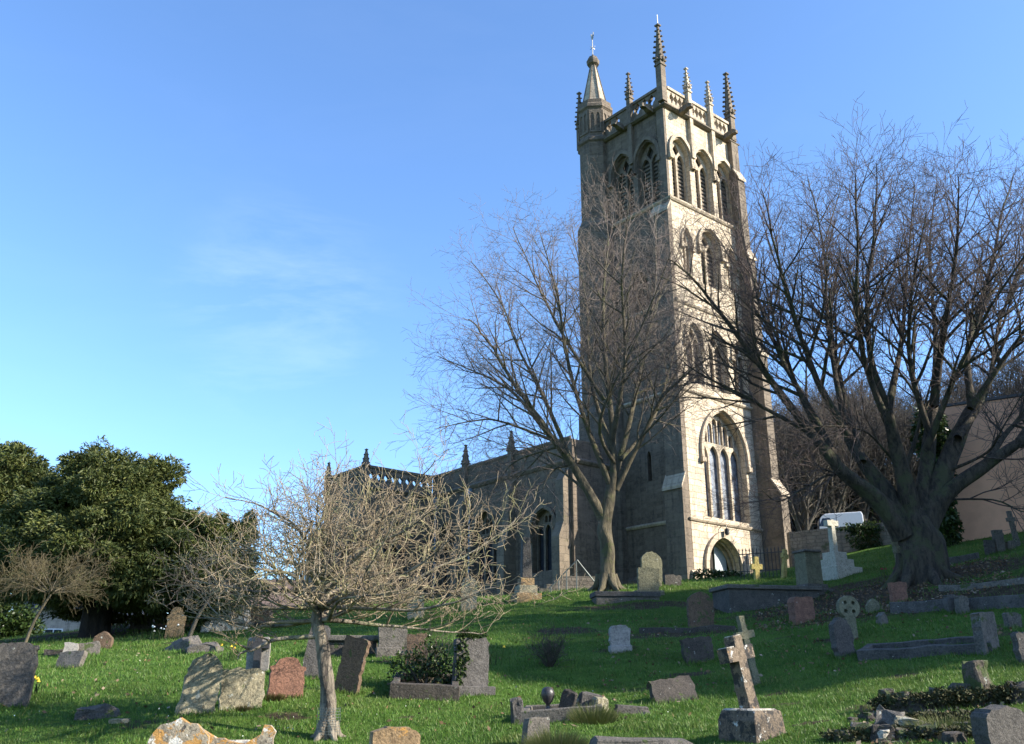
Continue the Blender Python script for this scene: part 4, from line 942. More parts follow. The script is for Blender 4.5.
def bush(name, label, base, blobs, n, size, seed, mat='ivy', cat='shrub', group=None):
    r = thing(name, label, cat, tuple(base), group=group); leaf_cloud('foliage', mat, [(np.array(c), np.array(q)) for c, q in blobs], n, size, seed, r, .1, .5, 1.5)
    L = [smooth_line([[c[0] * .1, c[1] * .1, -.1], [c[0] * .6, c[1] * .6, c[2] * .6], c], [.03, .02, .008], 3) for c, q in blobs]
    tubes('stem', L, M['barkdark'], r); return r
p = hit(424, 688); bush('ivy_bush', 'ragged dark bush of ivy and dead stems between two headstones', p, [((-.3, .1, .35), (.38, .3, .32)), ((.1, .1, .5), (.32, .3, .36)), ((.35, 0, .25), (.3, .25, .25))], 1500, .036, 61, 'ivy', 'bush', 'bushes')
p = hit(424, 686); p.y += .25; p.z = gz(p.x, p.y); shrub('dead_bush', 'dead brown stems poking out of the ivy bush', p, 1.0, .95, 34, 62, 'barkdark', 'twighill', (6, 8), .02, (35, 80), (0, 0), 'shrub', 'bare shrubs', .010, (.3, .16), .004)
p = at(722, 577, 37); p.z = gz(p.x, p.y); bush('evergreen_bush', 'low dark bush at the foot of the tower by the doorway', p, [((-.5, 0, .12), (.7, .4, .25)), ((.3, 0, .1), (.6, .4, .22))], 1100, .07, 63, 'ivy', 'bush', 'bushes')
p = hit(150, 630); p.y += 1.5; p.z = gz(p.x, p.y); bush('evergreen_bush', 'leafy green bush between the shaded headstone and the tan one', p, [((0, 0, .6), (.8, .6, .7)), ((.6, 0, .4), (.6, .5, .5))], 1500, .09, 64, 'ivy', 'bush', 'bushes')

p = at(0, 634, 47); p.z = gz(p.x, p.y); bush('evergreen_bush', 'dark bush at the far left edge behind the leaning shrub', p, [((0, 0, 1.2), (1.4, 1.2, 1.5)), ((-1.6, 0, 1.6), (1.9, 1.2, 1.9)), ((.9, .3, .8), (1.0, 1.0, 1.1))], 14000, .10, 65, 'ivy', 'bush', 'bushes')

# bare woodland up the hill behind, one tree grown and then copied
def hill_tree():
    P = dict(dens=[1.5, 2.2, 2.6], t0=[.25, .15, .1], ang=[36, 38, 40], len=[3.4, 1.6, .8], fall=[.5, .45, .3], rad=[.05, .022, .014], seg=[.6, .4, .3], wig=[.1, .13, .15], trop=[.04, .03, .03], rmin=.011, thick=.045)
    rng = np.random.default_rng(9); limbs = []
    for i in range(9):
        an = i * 2.4; e = R(48 + 30 * rng.random()); d = np.array([math.cos(an) * math.cos(e), math.sin(an) * math.cos(e), math.sin(e)]); p = np.array([0, 0, 1.6 + .3 * i]); pts = [p]
        for s in range(5): d = nrm(d + rng.normal(size=3) * .1 + [0, 0, .08]); p = p + d * (5.5 + rng.random()) / 5; pts.append(p)
        limbs.append((pts, [.12, .10, .08, .055, .035, .015], .15))
    return make_tree('woodland_tree', 'x', (0, 0, 0), [([(0, 0, -.5), (0.05, 0, 2), (.1, .1, 4.4), (0, .2, 7)], [.24, .2, .15, .06])], limbs, P, 77, 'barkdark', 'twighill', (), 'bare trees on the hillside')
ht = hill_tree(); rng = np.random.default_rng(14)
WOOD = [(781, 60), (800, 56), (815, 66), (830, 58), (846, 70), (860, 60), (875, 66), (892, 60), (905, 72), (918, 62), (935, 68), (950, 60), (968, 70), (985, 64), (1003, 60), (1022, 68), (1040, 62), (790, 74), (825, 80), (870, 82), (910, 84), (955, 82), (1000, 84), (1060, 74), (785, 66), (808, 61), (823, 72), (838, 64), (853, 76), (866, 66), (796, 83), (840, 85)]
for k, (px, Y) in enumerate(WOOD):
    x = at(px, 500, Y).x; o = ht if k == 0 else copy_tree(ht); sc = .72 + .35 * rng.random()
    o.location = (x, Y, gz(x, Y)); o.scale = (sc * 1.15, sc * 1.15, sc); o.rotation_euler = (0, 0, rng.random() * 6.28); o['label'] = 'bare winter tree in the wood on the hill behind the churchyard wall'
# undergrowth that fills the wood's floor
def wood_floor():
    rng = np.random.default_rng(15); bl = []
    for k in range(60):
        px = rng.uniform(772, 1060); Y = rng.uniform(54, 82); x = at(px, 500, Y).x; bl.append((np.array([x, Y, gz(x, Y) + .6]), np.array([2.2, 1.6, 1.3])))
    leaf_cloud('undergrowth', 'scrub', bl, 42000, .16, 16, None, .1, .3, 2.6)
    tag(bpy.data.objects['undergrowth'], 'dark tangled scrub covering the floor of the hillside wood', 'undergrowth', kind='stuff')
M['scrub'] = leafmat('winter_scrub', [(.045, .036, .024), (.07, .058, .04), (.032, .04, .017), (.058, .05, .036)], .8, 0)
wood_floor()
# ------------------------------------------------------------------ gravestones
GS = 'gravestones on the bank'
def outline(style, w, h):
    a = w / 2
    if style == 'flat': return [(-a, 0), (-a, h), (a, h), (a, 0)]
    if style == 'chip': return [(-a, 0), (-a, h * .93), (-a * .86, h * .97), (-a * .3, h), (a * .35, h * .985), (a * .8, h), (a * .93, h * .93), (a, h * .9), (a, 0)]
    if style == 'slant': return [(-a, 0), (-a, h * .86), (a, h), (a, 0)]
    if style == 'round': return [(-a, 0)] + [(-a * math.cos(t), h - a + a * math.sin(t)) for t in np.linspace(0, math.pi, 15)] + [(a, 0)]
    if style == 'low': return [(-a, 0)] + [(-a * math.cos(t), h - a * .38 + a * .38 * math.sin(t)) for t in np.linspace(0.0, math.pi, 13)] + [(a, 0)]
    if style == 'gothic': return [(-a, 0)] + arch_pts(-a, a, h - a * 1.25, h, 7) + [(a, 0)]
    if style == 'tudor': return [(-a, 0), (-a, h - a * .62), (-a * .85, h - a * .42), (-a * .55, h - a * .2), (0, h), (a * .55, h - a * .2), (a * .85, h - a * .42), (a, h - a * .62), (a, 0)]
    if style == 'shoulder':
        s = h - a * .55
        return [(-a * .92, 0), (-a * .92, s - .1 * h), (-a, s - .06 * h), (-a, s + .03 * h), (-a * .74, s + .06 * h)] + [(-a * .66 * math.cos(t), s + .05 * h + (h - s - .05 * h) * math.sin(t)) for t in np.linspace(.25, math.pi - .25, 9)] + [(a * .74, s + .06 * h), (a, s + .03 * h), (a, s - .06 * h), (a * .92, s - .1 * h), (a * .92, 0)]
    if style == 'ogee':
        s = h - a * .9
        return [(-a, 0), (-a, s * .96), (-a * .78, s), (-a * .72, s * 1.05)] + [(-a * .7 * math.cos(t), s * 1.05 + (h - s * 1.05) * math.sin(t)) for t in np.linspace(.15, math.pi - .15, 9)] + [(a * .72, s * 1.05), (a * .78, s), (a, s * .96), (a, 0)]
    if style == 'concave': return [(-a, 0), (-a, h * .8), (-a * .93, h * .86), (-a * .55, h * .72), (0, h * .62), (a * .4, h * .66), (a * .62, h * .82), (a * .72, h), (a * .9, h), (a, h * .88), (a, 0)]
    if style == 'broken': return [(-a, 0), (-a, h * .7), (-a * .5, h * .82), (-a * .1, h), (a * .3, h * .93), (a * .6, h * .78), (a, h * .6), (a, 0)]
def weather(L, rng, amt=.006, step=.07):
    out = []
    for i in range(len(L)):
        p, q = np.array(L[i]), np.array(L[(i + 1) % len(L)]); n = max(1, int(np.linalg.norm(q - p) / step))
        for k in range(n):
            r = p + (q - p) * k / n; out.append((r[0] + rng.normal() * amt, r[1] + (rng.normal() * amt if r[1] > .01 else 0)))
    return out
_rs = np.random.default_rng(101)
def slab_mb(style, w, h, t, mat, wa=.006):
    b = MB(); L = [(x, z - (.22 if z <= .001 else 0)) for x, z in weather(outline(style, w, h), _rs, wa * 1.7)]
    b.plate(L, [], -t / 2, t / 2, M[mat]); return b
def place(px, yb, Y=None):
    if Y is None: return hit(px, yb)
    p = at(px, yb, Y); p.z = gz(p.x, p.y); return p
def headstone(label, xL, xR, yb, yt, style, mat, yaw=0, lean=0, back=0, t=.1, Y=None, name='headstone', cat='gravestone', group=GS, plinth=None, wa=.006, sink=0.):
    px = (xL + xR) / 2; P = place(px, yb, Y); d = depth(P)
    w = (xR - xL) * d / FPX; BASES.append((P.x, P.y, w, yaw)); w = max(.12, (w - abs(math.sin(R(yaw))) * t) / max(.35, math.cos(R(yaw))))
    h = at(px, yt, P.y).z - P.z + sink
    b = slab_mb(style, w, h, t, mat, wa)
    o = b.build(name, None, bevel=min(.014, t * .12), loc=P - Vector((0, 0, sink)))
    o.rotation_mode = 'XYZ'
    o.matrix_world = TR(P.x, P.y, P.z - sink) @ RZ(R(yaw)) @ Matrix.Rotation(R(lean), 4, 'Y') @ RX(R(-back))
    tag(o, label, cat, group)
    if plinth:
        q = MB(); e = plinth; q.box(-w / 2 - e, w / 2 + e, -t / 2 - e, t / 2 + e, -.25, .13, M[mat]); q.build('plinth', o, bevel=.015)
    return o

headstone('large dark mottled headstone with rounded shoulders, cut by the left edge', -14, 27, 706, 642, 'low', 'slate', 12, 1, 0, .14)
headstone('tall pale pointed headstone tilting to the right on the sunny grass', 177, 212, 714, 652, 'gothic', 'pale', 23, 9, 2, .1)
headstone('squat pale square headstone with chipped corners and a moss cushion', 219, 261, 710, 668, 'chip', 'pale', 25, 1, 1, .12)
headstone('red sandstone headstone with shaped shoulders beside the square pale one', 267, 303, 698, 657, 'shoulder', 'red', 23, 2, 1, .1)
headstone('tall slim blue-grey slab tilting behind the flaking tree trunk', 301, 322, 678, 624, 'low', 'bluegrey', 10, 7, 0, .09)
headstone('dark brown slab leaning right just right of the flaking tree trunk', 333, 359, 692, 637, 'flat', 'brown', -16, 10, 3, .12)
headstone('square grey block stone standing on its plinth beyond the flaking tree', 377, 407, 654, 626, 'chip', 'grey', 12, 0, 0, .24, plinth=.05)
headstone('narrow brown headstone half hidden behind the ragged bush', 405, 427, 664, 634, 'flat', 'brown', 8, 1, 0, .12)
iv = headstone('upright grey headstone with ivy down its left side, on a broad plinth', 452, 488, 694, 637, 'chip', 'bluegrey', 26, 1, 0, .14, plinth=.1)
headstone('small white square headstone alone on the shaded grass', 610, 631, 652, 625, 'low', 'white', 12, -2, 0, .12, plinth=.03)
headstone('round-topped brown headstone in front of the low bank edge', 688, 715, 628, 592, 'tudor', 'brown', 10, 0, 0, .12)
headstone('mossy dark low headstone tilting to the right below the round-topped brown one', 683, 716, 662, 637, 'chip', 'dark', 14, -5, 6, .12)
headstone('wide dark slab fallen half backward, left of the foreground cross', 653, 700, 702, 674, 'slant', 'dark', 16, -4, 34, .13)
headstone('squat pinkish-red sandstone block below the big chest tomb', 790, 815, 622, 597, 'chip', 'red', 16, 0, 0, .28)
headstone('small dark pointed stone with white left edge, next to the wheel cross', 833, 857, 656, 617, 'gothic', 'slate', 22, -2, 4, .14)
headstone('grey headstone leaning at the right end of the grave kerb', 973, 1004, 652, 609, 'slant', 'grey', 38, 7, 4, .16)
headstone('small reddish-brown stone at the foot of the huge tree', 890, 908, 602, 581, 'slant', 'red', 10, 2, 0, .12)
headstone('dark stone cut off by the right edge above the rubble grave', 1017, 1040, 662, 632, 'low', 'slate', 8, 0, 0, .14)
headstone('stubby pale-grey stone near the right edge behind the leaning headstone', 1005, 1022, 628, 612, 'low', 'grey', 10, 3, 0, .14)
headstone('tiny greenish round stone right of the wheel cross', 867, 880, 612, 599, 'round', 'palegreen', 5, 0, 0, .12)
headstone('tiny broken grey block lower right of the wheel cross', 876, 888, 625, 612, 'broken', 'grey', 25, 6, 0, .16)
headstone('big dark lichen-spotted headstone in the lower right corner', 976, 1034, 760, 706, 'low', 'slate', 22, -1, -3, .18, Y=9.0)
headstone('rounded tan headstone top at the bottom edge', 367, 419, 762, 727, 'low', 'tan', 18, 0, 0, .22, Y=10.6)
headstone('orange and white lichen-covered headstone with sloped shoulders at bottom edge', 147, 206, 765, 719, 'tudor', 'orange', 10, 0, 0, .14, Y=10.4)
headstone('dipped broken headstone with a raised right corner beside the orange one', 196, 271, 768, 724, 'concave', 'orange', 8, 2, 0, .12, Y=10.6)
headstone('small slanted grey stone in front of the kerbed urn grave', 521, 548, 746, 715, 'slant', 'grey', 26, 8, 4, .14, Y=11.6)
headstone('lichen-yellow round-topped headstone with sunlit top near the tower', 641, 663, 592, 552, 'round', 'palegreen', 12, 1, 0, .14, Y=31.5)
headstone('plain greenish square headstone in front of the sunlit-topped one', 638, 660, 600, 568, 'flat', 'palegreen', 8, 0, 0, .18, Y=29.6, plinth=.12)
headstone('round-topped dark headstone in the shade of the yew', 128, 149, 641, 615, 'round', 'slate', 5, 0, 0, .12, Y=30)
headstone('tall tan headstone with round head and shoulders near the yew', 165, 183, 638, 607, 'ogee', 'tan', 14, 1, 0, .12)
headstone('grey slab leaning back on the left grass beside small stones', 54, 83, 668, 651, 'flat', 'grey', -14, -4, 22, .12)
headstone('small white block stone behind the leaning grey slab', 62, 78, 656, 643, 'flat', 'white', 20, 0, 0, .25)
headstone('low grey slab right of the small white block', 77, 99, 654, 642, 'slant', 'grey', 16, -4, 10, .14)
headstone('low brownish broken stone below the stone gatepost', 94, 112, 648, 631, 'broken', 'brown', 10, 0, 0, .25)
headstone('pale headstone seen through the left twigs of the flaking tree', 407, 424, 610, 590, 'low', 'pale', 10, 0, 0, .12, Y=29)
headstone('tall pale headstone seen through the right twigs of the flaking tree', 461, 477, 607, 577, 'round', 'pale', 10, 0, 0, .12, Y=30)
headstone('small dark headstone on the slope before the pink building', 986, 996, 556, 540, 'flat', 'slate', 8, 0, 0, .12, Y=27)
headstone('taller grey headstone on the slope between two low ones', 997, 1007, 558, 530, 'flat', 'grey', 8, -2, 0, .14, Y=27)
headstone('low grey headstone on the slope right of the taller one', 1008, 1017, 556, 541, 'low', 'grey', 10, 0, 0, .12, Y=27)
headstone('pale mossy sliver of stone left of the huge trunk', 898, 907, 572, 534, 'gothic', 'palegreen', 24, -6, 0, .14, Y=26.5)
headstone('dark headstone at the top edge of the bank left of the tower door', 664, 682, 592, 575, 'chip', 'slate', 10, 0, 0, .2, Y=32)

# ivy on the ivy stone, moss cushions
def patch(name, parent, blobs, n, size, seed, mat): return leaf_cloud(name, mat, [(np.array(c), np.array(q)) for c, q in blobs], n, size, seed, parent, .1, .5, 1.4)
patch('ivy', iv, [((-.2, -.06, .62), (.13, .07, .38)), ((-.1, -.04, .98), (.22, .09, .08)), ((-.24, -.05, .3), (.07, .06, .3)), ((.2, 0, 1.0), (.1, .08, .05))], 900, .042, 71, 'ivy')
def tussock(label, px, yb, w, h, n, seed, mat='tuft', Y=None):
    P = place(px, yb, Y); rng = np.random.default_rng(seed); a = rng.random(n) * 6.28; r = np.sqrt(rng.random(n)) * w / 2
    x, y = r * np.cos(a), r * np.sin(a); H = h * (.5 + .7 * rng.random(n)) * (1.1 - .6 * r / (w / 2)); ld = np.stack([np.cos(a), np.sin(a)], 1) * (.3 + .7 * rng.random(n))[:, None] * h * .7
    b0 = np.stack([x - .006, y, np.full(n, -.03)], 1); b1 = np.stack([x + .006, y, np.full(n, -.03)], 1); tp = np.stack([x + ld[:, 0], y + ld[:, 1], H], 1)
    o = mesh_np('tussock', np.stack([b0, b1, tp], 1).reshape(-1, 3), np.arange(n * 3).reshape(n, 3), [M[mat]], smooth=False); o.location = P
    tag(o, label, 'grass tuft', 'grass tufts'); return o
tussock('shaggy dry grass tussock in front of the small slanted stone', 556, 748, .55, .30, 1500, 81, Y=11.2)
tussock('pale dry grass tussock at the right end of the urn grave', 594, 722, .5, .28, 900, 82)
tussock('brown moss cushion at the foot of the square pale headstone', 243, 711, .16, .10, 500, 83, 'browntuft')
tussock('brown moss cushion at the foot of the red sandstone headstone', 275, 700, .26, .12, 600, 84, 'browntuft')

def cross_mb(H, W, s, t, mat, arm=.66, taper=.85, base=None, wa=.005):
    b = MB(); z1 = H * arm; a = s / 2; q = a * taper
    L = [(-a * 1.08, -.25), (-q, z1), (-W / 2, z1), (-W / 2, z1 + s * .95), (-q, z1 + s * .95), (-q, H), (q, H), (q, z1 + s * .95), (W / 2, z1 + s * .95), (W / 2, z1), (q, z1), (a * 1.08, -.25)]
    b.plate(weather(L, _rs, wa, .09), [], -t / 2, t / 2, M[mat]); return b
def cross(label, px, yb, yt, wpx, s, t, mat, yaw=0, lean=0, back=0, Y=None, arm=.64, name='stone_cross', cat='cross', group='stone crosses', steps=None):
    P = place(px, yb, Y); H = at(px, yt, P.y).z - P.z; W = wpx * depth(P) / FPX
    r = thing(name, label, cat, P, (0, 0, R(yaw)), group)
    z = 0
    if steps:
        for i, (w, h) in enumerate(steps):
            q = MB(); z0 = z - (.25 if i == 0 else -.002); q.box(-w / 2, w / 2, -w / 2, w / 2, z0, z + h, M[mat]); q.build('step', r, bevel=.012); z += h
    b = cross_mb(H - z, W, s, t, mat, arm); o = b.build('cross', r, bevel=.01)
    o.matrix_parent_inverse = Matrix.Identity(4); o.location = (0, 0, z); o.rotation_euler = (R(-back), R(lean), 0)
    return r
# foreground cross on its block
def fore_cross():
    P = place(752, 736); r = thing('stone_cross', 'broken-armed leaning lichened stone cross on a chamfered block, in the foreground', 'cross', P, (0, 0, R(37)), 'stone crosses')
    b = MB(); L = lambda s, z, j=.008: [(x * s + _rs.normal() * j, y * s + _rs.normal() * j, z) for x, y in ((-1, -1), (0, -1), (1, -1), (1, 0), (1, 1), (0, 1), (-1, 1), (-1, 0))]
    b.loft([L(.27, -.25), L(.265, .02), L(.255, .17), L(.232, .27)], M['crossst']); b.build('plinth', r, bevel=.02, segs=2)
    q = MB(); q.loft([L(.228, .266), L(.20, .288)], M['whitecap']); q.build('lichen_crust', r, bevel=.01)  # thin white plate over the top of the block
    c = cross_mb(.80, .46, .165, .15, 'crossst', .66, .86).build('cross', r, bevel=.02, segs=2)
    c.location = (0, 0, .275); c.rotation_euler = (R(-6), R(-8), 0)
    for x0, x1, z in ((-.23, -.075, .685), (-.075, .075, .80)):
        k = MB(); k.box(x0 + .01, x1 - .005, -.066, .066, z - .004, z + .009, M['whitecap']); k.build('lichen_crust', c, bevel=.006)
fore_cross()
cross('slim pale plain cross leaning left just behind the foreground cross', 756, 684, 615, 22, .13, .1, 'palegreen', 22, -10, 2, arm=.66)
def wheel_cross():
    P = place(851, 639); H = at(851, 594, P.y).z - P.z
    r = thing('wheel_cross', 'pale green Celtic wheel cross with four pierced openings', 'cross', P, (0, 0, R(10)), 'stone crosses')
    b = MB(); R_ = .225; cz = H - R_ - .03; cc = [(R_ * math.cos(t), cz + R_ * math.sin(t)) for t in np.linspace(-1.15, math.pi + 1.15, 30)]
    out = [(.15, -.25)] + [(.11, cz - R_ * .95)] + cc + [(-.11, cz - R_ * .95), (-.15, -.25)]
    holes = []
    for k in range(4):
        a = R(45 + 90 * k); x, z = .118 * math.cos(a), cz + .118 * math.sin(a); holes.append([(x + .04 * math.cos(t), z + .04 * math.sin(t)) for t in np.linspace(0, 6.28, 9)[:-1]])
    b.plate(out, holes, -.06, .06, M['palegreen']); o = b.build('cross', r, bevel=.008); o.rotation_euler = (R(-3), R(3), 0)
    q = MB(); q.lathe([(.05, -.015), (.03, .0)], M['palegreen'], 10, TR(0, -.06, cz) @ RX(R(90))); q.build('boss', o)
wheel_cross()
M['palewhite'] = stone('pale_monument_stone', (.40, .42, .40), (.30, .32, .30), [(GREY_L, .7, 6)], streak=.3)
cross('tall pale monument cross on three stone steps below the churchyard wall', 837, 577, 520, 16, .2, .18, 'palewhite', 28, 0, 0, None, .80, steps=[(1.15, .28), (.82, .26), (.55, .24)])
M['yellow'] = stone('yellow_lichened_stone', (.36, .32, .12), (.25, .22, .09), [(GREY_L, .66, 8)])
cross('yellow-lichened plain cross standing before the tower', 758, 588, 557, 12, .2, .15, 'yellow', 10, 0, 0, 33, .45)
cross('yellowish fleur-topped cross post leaning beside the iron railing', 785, 590, 549, 8, .16, .13, 'yellow', 30, 10, 0, 33, .7)
cross('thin grey cross on the slope against the pink wall', 1019, 552, 511, 9, .13, .12, 'grey', 12, -6, 0, 28, .70)
def tablet_cross():
    P = place(257, 671); d = depth(P); r = thing('cross_tablet', 'white marble tablet with a dark granite cross set in front', 'gravestone', P, (0, 0, R(8)), GS)
    H = at(257, 635, P.y).z - P.z; w = 22 * d / FPX
    slab_mb('chip', w, H * .95, .14, 'white', .002).build('tablet', r, bevel=.01)
    c = cross_mb(H, w * .98, .13, .1, 'granite', .62, 1.0, None, .001).build('cross', r, bevel=.006); c.location = (0, -.125, 0)
tablet_cross()

# ------------------------------------------------------------------ tombs and kerbs
def kerb_grave(label, px, yb, w, l, mat, yaw, Y=None, hh=.2, th=.14, mats='soil', name='kerbed_grave', slope=0, cat='grave', group='kerbed graves', pitch=0):
    P = place(px, yb, Y); cy_, sy_ = math.cos(R(yaw)), math.sin(R(yaw)); sx = (gz(P.x + cy_ * w / 2, P.y + sy_ * w / 2) - gz(P.x - cy_ * w / 2, P.y - sy_ * w / 2)) / w; sy = (gz(P.x - sy_ * l, P.y + cy_ * l) - P.z) / l
    r = thing(name, label, cat, P, (math.atan(sy) * .7, -math.atan(sx), R(yaw)), group)
    for x0, x1, y0, y1 in ((-w / 2, w / 2, 0, th), (-w / 2, w / 2, l - th, l), (-w / 2, -w / 2 + th, th, l - th), (w / 2 - th, w / 2, th, l - th)):
        b = MB(); nx = max(2, int(max(x1 - x0, y1 - y0) / .3)); ax = x1 - x0 > y1 - y0; loops = []
        for i in range(nx + 1):
            t = i / nx; j = _rs.normal(size=2) * .008
            if ax: x = x0 + (x1 - x0) * t; loops.append([(x, y0 + j[0], -.3), (x, y1 + j[0], -.3), (x, y1 - .01 + j[0], hh + j[1]), (x, y0 + .01 + j[0], hh + j[1])])
            else: y = y0 + (y1 - y0) * t; loops.append([(x0 + j[0], y, -.3), (x1 + j[0], y, -.3), (x1 - .01 + j[0], y, hh + j[1]), (x0 + .01 + j[0], y, hh + j[1])])
        b.loft(loops, M[mat]); b.build('kerb', r, bevel=.012)
    b = MB(); b.box(-w / 2 + th, w / 2 - th, th, l - th, -.25, hh * .45, M[mats]); b.build('infill', r)
    return r
def block(name, label, cat, px, yb, w, d, h, mat, yaw=0, Y=None, tilt=(0, 0), jit=.02, group=None, bevel=.02, dz=0, parent=None, taper=.92, loc=None):
    """rough-hewn stone block"""
    P = place(px, yb, Y) if loc is None else Vector(loc)
    b = MB(); q = [(-1, -1), (-.3, -1), (.4, -1), (1, -1), (1, 0), (1, 1), (.3, 1), (-.4, 1), (-1, 1), (-1, 0)]
    lo = []
    for z, s in ((-.2, 1), (h * .35, 1), (h * .75, (1 + taper) / 2), (h, taper)):
        lo.append([(x * w / 2 * s + _rs.normal() * jit, y * d / 2 * s + _rs.normal() * jit, z + (_rs.normal() * jit if z > 0 else 0)) for x, y in q])
    b.loft(lo, M[mat]); o = b.build(name, parent, bevel=bevel, loc=P + Vector((0, 0, dz)), rot=(R(tilt[0]), R(tilt[1]), R(yaw)))
    if parent is None: tag(o, label, cat, group)
    return o
kg = kerb_grave('low dark kerbed grave overgrown in front of the ivy headstone', 424, 700, 1.15, 1.7, 'dark', 4, hh=.24)
def chest(label, px, yb, w, d, h, mat, topm, yaw=0, Y=None, ov=.07, cat='tomb', group='chest tombs', lid=.12):
    P = place(px, yb, Y); r = thing('chest_tomb', label, cat, P, (0, 0, R(yaw)), group)
    b = MB(); b.box(-w / 2, w / 2, 0, d, -.35, h, M[mat]); b.build('chest', r, bevel=.015)
    b = MB(); b.box(-w / 2 - ov, w / 2 + ov, -ov, d + ov, h + .002, h + lid, M[topm]); b.build('lid', r, bevel=.02); return r
chest('dark low chest tomb behind the leaning brown slab', 352, 656, 1.0, .7, .3, 'dark', 'grey', 6)
chest('long flat pale tomb slab at the foot of the forked tree', 628, 601, 1.95, .8, .12, 'grey', 'bluegrey', 6, None, .04, lid=.16)
chest('big dark chest tomb with pale flat lid in front of the tower', 776, 607, 2.7, 1.1, .46, 'slate', 'grey', 12)
def pedestal():
    P = place(811, 595); r = thing('pedestal_tomb', 'square greenish pedestal monument on a wide step behind the chest tomb', 'tomb', P, (0, 0, R(20)))
    for nm, w, z0, z1 in (('step', 1.0, -.4, .14), ('base', .72, .142, .28), ('shaft', .54, .282, 1.18), ('cap', .60, 1.182, 1.25)):
        b = MB(); b.loft([[(x * w / 2 * k, y * w / 2 * k, z) for x, y in ((-1, -1), (1, -1), (1, 1), (-1, 1))] for z, k in ((z0, 1), (z1, .96))], M['palegreen' if nm == 'shaft' else 'grey']); b.build(nm, r, bevel=.015)
pedestal()
def stepped_shaft():
    P = place(526, 602, 31); r = thing('stepped_cross_base', 'broken cross shaft on three sandy stone steps against the aisle', 'monument', P, (0, 0, R(14)))
    z = 0
    for i, (w, h) in enumerate(((.85, .24), (.62, .26), (.46, .24))):
        b = MB(); b.box(-w / 2, w / 2, -w / 2, w / 2, z - (.3 if i == 0 else -.002), z + h, M['tan' if i != 1 else 'pale']); b.build('step', r, bevel=.015); z += h
    b = MB(); b.loft([[(x * s, y * s, q) for x, y in ((-1, -1), (1, -1), (1, 1), (-1, 1))] for q, s in ((z + .002, .17), (z + 1.35, .13))], M['slate']); b.build('shaft', r, bevel=.02)
stepped_shaft()
def kerb_line(label, pts, w, h, mat, name='stone_kerb', cat='kerb', group='stone kerbs'):
    P = [place(*p) if len(p) < 3 else place(p[0], p[1], p[2]) for p in pts]; b = MB(); loops = []
    for i in range(len(P) - 1):
        n = max(1, int((P[i + 1] - P[i]).length / .45))
        for k in range(n + (i == len(P) - 2)):
            q = P[i].lerp(P[i + 1], k / n); z = gz(q.x, q.y); d = (P[i + 1] - P[i]).normalized(); s = Vector((-d.y, d.x, 0)) * w / 2; j = _rs.normal() * .012; hh = h + _rs.normal() * .012
            loops.append([q - P[0] - s + Vector((0, j, z - q.z - .25)), q - P[0] + s + Vector((0, j, z - q.z - .25)), q - P[0] + s * .93 + Vector((0, j, z - q.z + hh)), q - P[0] - s * .93 + Vector((0, j, z - q.z + hh))])
    b.loft(loops, M[mat]); return tag(b.build(name, None, bevel=.015, loc=P[0]), label, cat, group)
kerb_grave('kerbed grave with pale front stone left of the leaning grey headstone', 923, 657, 2.15, .95, 'bluegrey', -33, None, .17, .14, 'turf', slope=0)
kerb_line('long low grey kerb running to the right edge behind the leaning headstone', [(892, 612), (950, 610), (1000, 607), (1050, 604)], .22, .22, 'bluegrey')
kerb_line('pale stone kerb on the slope near the right edge below the huge tree', [(940, 590), (985, 587), (1024, 583), (1060, 580)], .2, .12, 'grey')
kerb_line('short broken kerb below the sloping ground in front of the big tomb', [(640, 633), (690, 632), (735, 630)], .2, .1, 'dark')
kerb_line('low kerb on the slope right of the huge trunk', [(938, 563, 26.5), (978, 561, 26.5)], .3, .2, 'bluegrey')
headstone('left of two stubby kerb-end stones on the long grey kerb', 946, 957, 612, 595, 'low', 'bluegrey', 10, 0, 0, .16)
headstone('right of two stubby kerb-end stones on the long grey kerb', 957, 969, 613, 596, 'low', 'grey', 10, 0, 0, .16)
def urn_grave():
    r = kerb_grave('ruined kerbed grave with tumbled pale stones and a dark urn', 562, 722, 1.15, .95, 'grey', -6, None, .17, .13, 'soil')
    block('kerb_post', None, None, 0, 0, .18, .18, .34, 'bluegrey', 12, parent=r, loc=(-.62, .1, 0), jit=.012)
    P = r.location
    for lb, x, y, w, d, h, m, yaw, tl in (('white block resting on the urn grave', .22, .62, .22, .2, .22, 'pale', 20, (4, 5)), ('dark slab lying across the urn grave', .42, .55, .36, .14, .3, 'slate', 10, (-6, 8)), ('white-topped block at the right corner of the urn grave', .58, .48, .2, .18, .24, 'pale', 30, (0, -6)),
                                           ('flat dark stone lying off the right of the urn grave', 1.05, .7, .5, .22, .13, 'slate', 6, (0, 4)), ('leaning dark fragment right of the urn', .06, .5, .22, .09, .36, 'dark', -20, (0, 18))):
        block('stone_fragment', lb, 'stone', 0, 0, w, d, h, m, yaw, loc=(P.x + x, P.y + y, gz(P.x + x, P.y + y) - .02), tilt=tl, jit=.008, group='loose stones')
    u = thing('urn', 'dark rounded stone urn standing in the ruined kerbed grave', 'urn', (P.x - .17, P.y + .55, gz(P.x - .17, P.y + .55) + .05))
    b = MB(); b.lathe([(.0, -.05), (.07, 0), (.07, .04), (.035, .07), (.035, .12), (.085, .18), (.118, .25), (.122, .31), (.1, .37), (.06, .40), (.0, .41)], M['granite'], 16); b.build('bowl', u, smooth=True); u.scale = (.8, .8, .85)
urn_grave()
